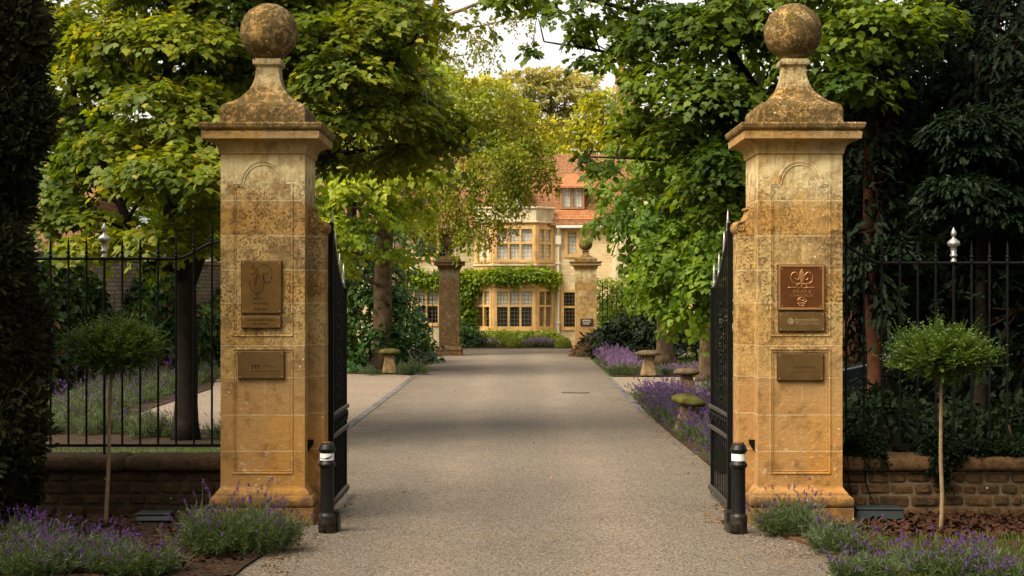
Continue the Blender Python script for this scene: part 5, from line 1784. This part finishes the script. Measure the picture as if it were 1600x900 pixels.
# golden trees behind the house and its right wing
tree('golden_tree', 'golden green tree above the roof beside the chimney', 'tree', (4.6, 82, 0), [([(4.6, 82, 0), (4.7, 82, 6), (4.6, 82, 12)], 0.3, 0.1)],
     [W3(x, y, 81, r, r, rz) for x, y, r, rz in ((925, 185, 1.2, 1.1), (955, 165, 1.0, .9), (900, 215, 1.1, 1.0), (940, 225, 1.3, 1.2), (905, 255, 1.0, .9), (980, 200, 1.3, 1.2), (1010, 240, 1.3, 1.2), (935, 150, .6, .5), (880, 240, 1.2, 1.0), (915, 160, .8, .6), (985, 160, .9, .7), (870, 205, .9, .8))], M['gold'], M['branch'], T_DIA, 0.26, 107, r_limb=0.05, dens=15, per=34, rad=0.6, flat=0.4, jit=.6)
tree('golden_tree', 'golden green tree rising left of the cedar', 'tree', (-2.2, 86, 0), [([(-2.2, 86, 0), (-2.2, 86, 7), (-2.2, 86, 13)], 0.3, 0.1)],
     [W3(x, y, 86, r, r, rz) for x, y, r, rz in ((735, 150, 1.2, .9), (770, 140, 1.1, .8), (715, 185, 1.3, 1.1), (760, 190, 1.3, 1.1), (800, 170, 1.1, .9), (690, 150, .9, .7), (660, 200, 1.3, 1.1), (790, 205, 1.3, 1.1), (820, 190, 1.0, .9), (735, 215, 1.3, 1.2), (755, 130, .8, .5), (700, 120, .8, .5), (845, 225, 1.2, 1.0), (810, 235, 1.2, 1.0))], M['gold'], M['branch'], T_DIA, 0.27, 108, r_limb=0.05, dens=15, per=34, rad=0.6, flat=0.4, jit=.6)
cd = [W3(x, y, 100 + dy, r, r, .22) for x, y, dy, r in ((800, 128, 0, 1.7), (850, 116, 0, 1.8), (825, 120, 0, 1.5), (870, 130, 0, 2.0), (895, 122, 1, 1.6), (920, 140, 0, 1.2), (830, 142, -1, 2.0), (880, 145, -1, 1.9), (850, 165, 0, 2.2), (905, 170, 0, 1.5), (800, 160, 0, 1.8), (870, 190, 0, 2.0), (915, 195, 1, 1.2), (840, 205, 0, 1.8), (880, 220, 0, 1.8))]
tree('cedar_tree', 'spreading cedar with flat layered branches behind the house', 'tree', (2.2, 100, 0), [([(2.2, 100, 0), (2.2, 100, 8), (2.4, 100, 15.0)], 0.5, 0.12)], cd, M['cedar'], M['branch'], T_FEATHER, 0.42, 109, r_limb=0.06, dens=9, per=46, rad=0.75, flat=1.0, droop=0.15, jit=.35, lo=-0.2)

# background trees that close the view at both sides
bgr = np.random.default_rng(77)
for lab, x, y, h, w, mk, s in (('dense leafy tree right of the brick outbuilding, low behind the left maple', -12.2, 56, 7.5, 2.6, 'maple_deep', 206), ('dark leafy tree beyond the brick outbuilding, leftmost in the background', -17.5, 62, 9.5, 3.2, 'maple_deep', 201), ('leafy tree beyond the ivy wall, between the maple limbs', -10.2, 58, 9.0, 2.6, 'maple_deep', 202), ('tall dark tree behind the left shrubs beside the house', -6.6, 64, 12.0, 2.4, 'maple_deep', 203),
                               ('dark leafy tree behind the lime trees and the right gate', 8.6, 56, 11.5, 3.2, 'maple_deep', 204), ('dark leafy tree behind the yews at the right', 14.5, 52, 11.0, 3.6, 'maple_deep', 205)):
    cs = [(np.array((x + bgr.uniform(-w, w) * .8, y + bgr.uniform(-w, w) * .6, bgr.uniform(2.0, h))), (1.4, 1.4, 1.1)) for _ in range(17)]
    tree('broadleaf_tree', lab, 'tree', (x, y, 0), [([(x, y, 0), (x + .2, y, h * .5), (x, y, h * .9)], .3, .08)], cs, M[mk], M['bark_dark'], T_OVAL, 0.30, s, r_limb=0.05, dens=9, per=30, rad=0.75, flat=0.5)


# unseen trees added beside and behind the camera to shade beds and low walls
shade_tree_src = [o for o in bpy.data.objects if o.name.startswith('broadleaf_tree')]
for i, (x, y, sc) in enumerate([(-10.5, 12.0, .95), (-10.0, 5.5, .95), (-9.5, -1.0, 1.0), (-9.0, -8.0, 1.0), (10.8, 16.0, 1.1), (10.5, 9.5, 1.1), (10.0, 3.0, 1.1), (9.5, -4.0, 1.1), (9.0, -11.0, 1.1), (-6.5, -16.0, 1.0), (6.0, -18.0, 1.0), (0.0, -22.0, .9)]):
    dup(shade_tree_src[2 + i % 3], (x, y, 0), i * 1.1, sc * 1.15, 'added unseen tree shading the beds and low walls', 'added shade trees out of view')


# dark conifers at the right
def yew(label, base, clumps, trunk, seed, mat='yew', **kw):
    return tree('yew_tree', label, 'tree', base, trunk, clumps, M[mat], M['bark_red'], T_FEATHER, kw.pop('leaf', 0.14), seed, group='dark conifers at the right', r_limb=0.035, **kw)


yr = np.random.default_rng(88)
def cloud(x0, x1, y0, y1, Ya, Yb, n, r, rz):
    return [W3(yr.uniform(x0, x1), yr.uniform(y0, y1), yr.uniform(Ya, Yb), r * yr.uniform(.8, 1.2), None, rz) for _ in range(n)]
kwY = dict(dens=17, per=60, rad=0.5, flat=0.55, droop=0.8, jit=0.4, lo=-0.9)
yew('dark yew with a bare red brown trunk just right of the pier', (5.2, 23.0, 0), cloud(1335, 1470, 120, 480, 23, 26, 26, .8, .7) + [W3(1365 + 12 * (k % 3 - 1), 130 + 42 * k, 22.3, .45, .4, .5) for k in range(9)] + [W3(1400, -20, 24, 1.2), W3(1460, 60, 24, 1.0), W3(1370, 110, 24.5, .8)],
    [([(5.2, 23, 0), (5.22, 23, 1.2), (5.15, 23.1, 2.6), (5.2, 23.2, 5.5)], .135, .07)], 301, **kwY)
yew('broad dark yew behind the urn of the right railing', (7.4, 25.0, 0), cloud(1450, 1560, 100, 620, 25, 28, 34, .9, .8) + [W3(1500, 30, 25.5, 1.2), W3(1500, -40, 26, 1.4), W3(1560, 20, 25.5, 1.1)],
    [([(7.4, 25, 0), (7.4, 25, 3), (7.4, 25, 7)], .2, .08)], 302, **kwY)
yew('black green yew at the right edge of the view', (8.7, 22.6, 0), cloud(1550, 1680, 20, 640, 22, 25, 40, .85, .8) + [W3(1600, -30, 23.5, 1.2)],
    [([(8.7, 22.6, 0), (8.7, 22.6, 3), (8.7, 22.6, 7)], .2, .08)], 303, **kwY)
yew('dark yew standing behind the parked car', (7.0, 33.0, 0), cloud(1310, 1420, 200, 560, 33, 36, 26, 1.0, .9) + cloud(1420, 1600, 250, 640, 32, 35, 30, 1.1, 1.0),
    [([(7.0, 33, 0), (7.0, 33, 3), (7.0, 33, 7)], .22, .08)], 304, leaf=0.26, dens=12, per=36, rad=0.6, flat=0.5, droop=0.8, jit=0.4, lo=-0.9)
fir = [W3(x, y, Y, r, r, rz) for x, y, Y, r, rz in ((1480, 195, 21.6, .30, .10), (1515, 185, 21.5, .40, .12), (1545, 205, 21.6, .4, .12), (1520, 225, 21.5, .35, .12), (1550, 245, 21.8, .28, .2), (1500, 285, 21.4, .4, .12), (1545, 300, 21.5, .38, .12), (1570, 330, 21.5, .3, .12), (1480, 320, 21.6, .3, .1), (1400, 380, 22, .25, .1), (1360, 400, 22.2, .2, .15))]
tree('fir_tree', 'young fir with lighter green tiered boughs among the yews', 'tree', (6.5, 22.2, 0), [([(6.5, 22.2, 0), (6.5, 22.2, 3), (6.45, 22.2, 5.5)], .10, .03)], fir, M['yew_tip'], M['bark_dark'], T_FEATHER, 0.11, 305, group='dark conifers at the right', r_limb=0.012, dens=60, per=60, rad=0.22, flat=0.9, droop=0.7, jit=.3)

# columnar cypress at the left edge
cyr = np.random.default_rng(91)
cyp = []
for k in range(120):
    z = cyr.uniform(0.25, 7.2)
    rr = 0.62 * min(1, (7.9 - z) / 3.0) * cyr.uniform(0.45, 1.08)
    a = cyr.uniform(0, 6.28)
    cyp.append((np.array((-4.94 + rr * math.cos(a), 14.0 + rr * math.sin(a) * .8, z)), (0.22, 0.22, 0.42)))
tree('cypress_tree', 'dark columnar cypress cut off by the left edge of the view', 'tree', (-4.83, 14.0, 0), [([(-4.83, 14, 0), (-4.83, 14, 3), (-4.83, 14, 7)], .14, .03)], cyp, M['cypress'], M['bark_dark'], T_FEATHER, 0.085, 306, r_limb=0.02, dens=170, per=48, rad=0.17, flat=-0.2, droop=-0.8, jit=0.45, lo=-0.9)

# ------------------------------------------------------------------ shrubs left of the far pier, conifer mound right
bush('cherry_laurel', 'large glossy green shrub spreading over the staddle stone left of the drive', 'shrub', (-4.1, 47.2, 0),
     [W3(x, y, Y, r, r, rz) for x, y, Y, r, rz in ((560, 560, 45.5, .6, .4), (600, 545, 46, .7, .5), (570, 520, 46, .8, .5), (610, 500, 46.4, .8, .5), (560, 480, 46.5, .8, .5), (590, 455, 47, .8, .5), (550, 440, 47, .7, .5), (605, 470, 47, .7, .5), (545, 410, 47.5, .6, .4), (630, 540, 47, .6, .5), (580, 425, 47.5, .6, .4), (530, 540, 46.2, .8, .5), (500, 500, 47, .9, .6), (480, 540, 47, .8, .6), (510, 450, 47.5, .8, .5), (530, 385, 48, .7, .5), (570, 395, 48, .7, .5), (555, 360, 49, .7, .5), (625, 420, 48.5, .55, .5), (640, 400, 49, .5, .5), (515, 350, 49, .7, .5), (620, 370, 49.5, .6, .5))], M['laurel'], T_OVAL, 0.19, 401, dens=20, per=32, rad=0.5, flat=0.85, droop=0.5, jit=.3)
bush('garden_shrub', 'rounded dark shrub between the glossy shrub and the far left pier', 'shrub', (-3.2, 52.5, 0),
     [W3(x, y, Y, r, r, rz) for x, y, Y, r, rz in ((645, 545, 51.5, .55, .45), (648, 525, 52, .45, .4), (625, 500, 52.4, .7, .6), (622, 470, 53, .6, .5), (668, 550, 51.6, .35, .35), (610, 440, 53, .6, .5), (672, 545, 53, .3, .3))], M['laurel'], T_OVAL, 0.15, 402, dens=26, per=32, rad=0.4, flat=0.5, jit=.5)
bush('spreading_juniper', 'dark spreading conifer below the far right railing', 'shrub', (4.6, 55.0, 0),
     [W3(x, y, Y, r, r, rz) for x, y, Y, r, rz in ((960, 525, 55.5, .9, .3), (990, 515, 55.5, .9, .35), (1020, 520, 55, .9, .35), (950, 540, 55, .6, .25), (1000, 540, 54.5, .9, .3), (1045, 530, 55, .9, .4), (1080, 530, 54.5, 1.0, .4), (1000, 495, 56.5, .7, .3), (1040, 505, 56, .8, .3), (1120, 535, 54, 1.1, .5))], M['yew_tip'], T_FEATHER, 0.24, 403, dens=24, per=36, rad=0.5, flat=0.8, droop=0.3)
bush('heath_mound', 'low brown dead looking shrub at the foot of the plaque pier', 'shrub', (2.85, 57.6, 0),
     [W3(x, y, Y, r, r, rz) for x, y, Y, r, rz in ((905, 552, 57.8, .28, .18), (915, 545, 57.8, .35, .25), (928, 538, 57.8, .4, .35), (938, 548, 57.4, .4, .25), (920, 553, 57.2, .35, .16), (945, 535, 58, .4, .35))], M['heath'], T_THIN, 0.16, 404, dens=130, per=26, rad=0.2, flat=0.3, jit=.8, lo=-1)
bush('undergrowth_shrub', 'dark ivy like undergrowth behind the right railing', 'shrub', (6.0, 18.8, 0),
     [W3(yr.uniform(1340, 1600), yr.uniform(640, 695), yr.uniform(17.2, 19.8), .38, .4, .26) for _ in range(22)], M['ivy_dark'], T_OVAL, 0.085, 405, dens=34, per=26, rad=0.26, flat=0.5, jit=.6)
bush('creeping_ivy', 'creeper hanging over the coping of the right wall', 'climber', (4.1, 15.5, 0.5),
     [W3(1352, 690, 15.6, .14, .12, .10), W3(1368, 712, 15.45, .07, .05, .07), W3(1340, 700, 15.6, .12, .1, .08), W3(1462, 690, 15.6, .14, .1, .12), W3(1466, 726, 15.42, .05, .04, .09), W3(1474, 752, 15.45, .03, .03, .08), W3(1488, 705, 15.5, .12, .08, .10), W3(1530, 700, 15.6, .15, .1, .07), W3(1590, 700, 15.6, .2, .1, .07)], M['ivy_dark'], T_OVAL, 0.035, 406, stem=False, dens=260, per=22, rad=0.09, flat=0.3, jit=.6, lo=-1)

# ------------------------------------------------------------------ garden wall with ivy, brick outbuilding, parked car
gw = thing('garden_wall', 'grey rubble garden wall behind the left railing, ivy below its top', 'wall', (-9.6, 34, 0))
m = MB()
A_, B_ = np.array((-12.5, 26.0)), np.array((-7.6, 46.5))
dv = (B_ - A_) / np.linalg.norm(B_ - A_)
nv = np.array((dv[1], -dv[0]))
def wq(u, o):
    q = A_ + dv * u + nv * o
    return (q[0], q[1])
LW = np.linalg.norm(B_ - A_)
m.prism([wq(0, 0), wq(LW, 0), wq(LW, -0.4), wq(0, -0.4)], 'z', -0.1, 3.0)
m.build('wall_body', M['garden_wall'], gw, local=False)
m = MB()
u = 0.0
while u < LW:
    w = random.uniform(.25, .5)
    m.prism([wq(u, .05), wq(min(LW, u + w - .02), .05), wq(min(LW, u + w - .02), -.45), wq(u, -.45)], 'z', 3.0, 3.0 + random.uniform(.10, .18))
    u += w
m.build('coping', M['garden_wall'], gw, local=False, bevel=0.03)
rng = np.random.default_rng(66)
iv = thing('wall_ivy', 'green ivy with a few red leaves covering the garden wall', 'climber', (-9.6, 34, 0))
cl = []
for k in range(330):
    u = rng.uniform(0, LW)
    z = rng.uniform(0.3, 3.0) * (0.75 + 0.25 * math.sin(u * 1.3 + 1))
    q = wq(u, 0.12)
    cl.append((np.array((q[0], q[1], z)), (.34, .34, .38)))
stem = MB()
for k in range(14):
    u = LW * (k + .5) / 14
    q0, q1 = wq(u, .03), wq(u + random.uniform(-.5, .5), .03)
    stem.tube([(q0[0], q0[1], 0), (q1[0], q1[1], 2.3)], [.03, .01], 5)
stem.build('stem', M['branch'], iv, local=False)
np_obj('foliage', crown(cl, T_LIME, 0.13, rng, dens=55, per=22, rad=.26, flat=0.2, droop=.8, jit=.5, lo=-1), M['ivy'], iv, origin=world_loc(iv))

ob = thing('outbuilding', 'red brick outbuilding glimpsed through the maple at the left', 'building', (-14.5, 52, 0))
m = MB()
m.box((-16.8, 50, 0), (-13.35, 55, 4.9))
m.build('wall', M['brick'], ob, local=False)
m = MB()
m.prism([(49.6, 4.9), (55.4, 4.9), (52.5, 6.1)], 'x', -17.0, -13.15)
m.build('roof', M['tiles'], ob, local=False)
m = MB()
m.box((-15.0, 49.94, 3.0), (-14.2, 50.05, 4.2))
m.build('window', M['wood_frame'], ob, local=False)

car = thing('parked_car', 'black car parked behind the right railing, glimpsed beside the pier', 'car', (5.7, 29.5, 0))
side = [(0, .32), (0.05, .62), (0.25, .78), (1.05, .95), (1.85, 1.42), (2.3, 1.50), (3.1, 1.48), (3.75, 1.08), (4.2, 1.0), (4.3, .6), (4.25, .3)]
m = MB()
m.prism(side, 'y', 0, 1.75)
m.build('body', M['car_paint'], car, bevel=.06, seg=3)
m = MB()
m.prism([(1.25, 1.0), (1.95, 1.38), (2.25, 1.42), (3.0, 1.40), (3.5, 1.06)], 'y', -0.006, 0.02)
m.build('side_window', M['car_glass'], car)
m = MB()
m.tube([(1.08, -.008, 0.98), (1.85, -.008, 1.43), (2.3, -.008, 1.50), (3.1, -.008, 1.48)], .014, 6)
m.build('window_trim', M['chrome'], car)
m = MB()
m.lathe([(0.02, -.09), (.10, -.05), (.11, .05), (.02, .09)], (1.28, -.14, 1.03), 10)
m.build('wing_mirror', M['chrome'], car, smooth=True)
for x in (.85, 3.45):
    m = MB()
    m.tube([(x, -.02, .32), (x, .2, .32)], .32, 20)
    w = m.build('wheel', M['rubber'], car, bevel=.03)
    m = MB()
    m.tube([(x, -.03, .32), (x, .02, .32)], .20, 16)
    m.build('rim', M['chrome'], w)

# ------------------------------------------------------------------ grass, mulch, dead leaves
def strew(name, label, cat, pos, size, T, mat, rng, flat=True, tall=0.0):
    n = len(pos)
    if flat:
        tip = np.stack([rng.normal(size=n), rng.normal(size=n), rng.normal(size=n) * .25], 1)
        nr = np.tile(UP, (n, 1)) + rng.normal(size=(n, 3)) * .35
    else:
        tip = np.tile(UP, (n, 1)) + rng.normal(size=(n, 3)) * np.array([.38, .38, .1])
        nr = rng.normal(size=(n, 3))
    o = np_obj(name, [leaves(pos, tip, nr, rng.uniform(.6, 1.4, n) * size, T)], mat)
    return tag(o, label, cat, kind='stuff')


def in_poly(n, poly, rng):
    p = np.array(poly)
    lo, hi = p.min(0), p.max(0)
    out = np.zeros((0, 2))
    while len(out) < n:
        q = rng.uniform(lo, hi, (n * 2, 2))
        ins = np.zeros(len(q), bool)
        k = len(p) - 1
        for i in range(len(p)):
            c = ((p[i, 1] > q[:, 1]) != (p[k, 1] > q[:, 1]))
            with np.errstate(divide='ignore', invalid='ignore'):
                c &= q[:, 0] < (p[k, 0] - p[i, 0]) * (q[:, 1] - p[i, 1]) / (p[k, 1] - p[i, 1]) + p[i, 0]
            ins ^= c
            k = i
        out = np.concatenate([out, q[ins]])
    return out[:n]


rng = np.random.default_rng(500)
def flat3(xy, z):
    return np.concatenate([xy, np.full((len(xy), 1), z)], 1)
strew('grass', 'short grass growing in the right planting bed', 'grass', flat3(in_poly(9000, [(3.15, 13.9), (4.2, 14.05), (6, 13.8), (6.5, 11), (2.75, 11), (2.75, 12.6)], rng), .03), .06, T_THIN, M['grass'], rng, False)
strew('lawn_grass', 'lawn grass under the lime trees right of the drive', 'grass', flat3(np.concatenate([in_poly(9000, [(3.5, 19), (4.3, 34), (9, 34), (9, 19)], rng), in_poly(7000, [(3.6, 44.3), (10, 44.5), (10, 53), (3.8, 53)], rng)]), 0.0), .10, T_THIN, M['grass'], rng, False)
strew('lawn_grass', 'strip of grass behind the left low wall', 'grass', flat3(in_poly(9000, [(-8, 16.0), (-3, 16.0), (-3, 22.4), (-8, 22.0)], rng), .036), .07, T_THIN, M['grass'], rng, False)
T_CHIP = (np.array([(-.3, 0, 0), (.3, .05, .02), (.35, .9, 0), (-.2, 1, .03)], float), [[0, 1, 2, 3]])
strew('bark_mulch', 'bark chips spread in front of the right wall', 'mulch', flat3(in_poly(7000, [(2.55, 14.4), (2.9, 14.05), (6.2, 13.75), (6.2, 15.48), (3.2, 15.48), (3.2, 14.9), (2.4, 14.9)], rng), .038), .05, T_CHIP, M['mulch'], rng)
strew('bark_mulch', 'bark chips and dead leaves spread in front of the left wall', 'mulch', flat3(in_poly(5000, [(-1.96, 14.85), (-2.05, 13.6), (-2.13, 12.6), (-2.1, 11.2), (-6, 11.0), (-6, 15.45), (-2.9, 15.45), (-2.9, 14.85)], rng), .038), .045, T_CHIP, M['mulch'], rng)
strew('dead_leaves', 'dead leaves blown against the gates and bed edges', 'leaves', flat3(np.concatenate([in_poly(110, [(1.8, 14.9), (2.2, 14.9), (2.2, 16.5), (1.9, 16.2)], rng), in_poly(60, [(-1.85, 14.9), (-1.5, 15.0), (-1.7, 17.2), (-1.78, 17)], rng), in_poly(60, [(2.3, 14.6), (2.6, 13.6), (2.75, 13.2), (2.45, 14.8)], rng), in_poly(90, [(2.3, 20), (2.5, 20), (2.6, 34), (2.36, 34)], rng), in_poly(60, [(-2, 12.4), (-1.7, 12.2), (-1.75, 14), (-2, 14)], rng), in_poly(90, [(-1.8, 11), (2.4, 11), (2.4, 40), (-2.4, 40)], rng)]), .022), .04, T_OVAL, M['litter'], rng)
strew('loose_gravel', 'loose stones gathered at the edges of the drive', 'gravel', flat3(np.concatenate([in_poly(1500, [(-2.15, 11.2), (-1.75, 11.2), (-1.6, 14.5), (-1.95, 14.5)], rng), in_poly(1200, [(2.1, 13.0), (2.6, 13.0), (2.3, 15.0), (2.0, 15.0)], rng), in_poly(900, [(2.2, 19), (2.46, 19), (2.48, 30), (2.3, 30)], rng), in_poly(500, [(-1.8, 11), (2.5, 11), (2.2, 24), (-2.2, 24)], rng)]), .014), .014, T_CHIP, M['loose_stone'], rng)
# stone edging beside the right bed
m = MB()
for k, (a, b) in enumerate(zip([(2.29, 14.72), (2.40, 14.28), (2.56, 13.74), (2.66, 13.22)], [(2.40, 14.30), (2.555, 13.76), (2.655, 13.24), (2.64, 12.3)])):
    d = np.array(b) - np.array(a)
    n = np.array((-d[1], d[0])) / np.linalg.norm(d) * .045
    m.prism([(a[0] + n[0], a[1] + n[1]), (b[0] + n[0], b[1] + n[1]), (b[0] - n[0], b[1] - n[1]), (a[0] - n[0], a[1] - n[1])], 'z', -.02, .036)
tag(m.build('stone_edging', M['wall_stone'], None, bevel=.008), 'flat stone edging between the drive and the right bed', 'edging')
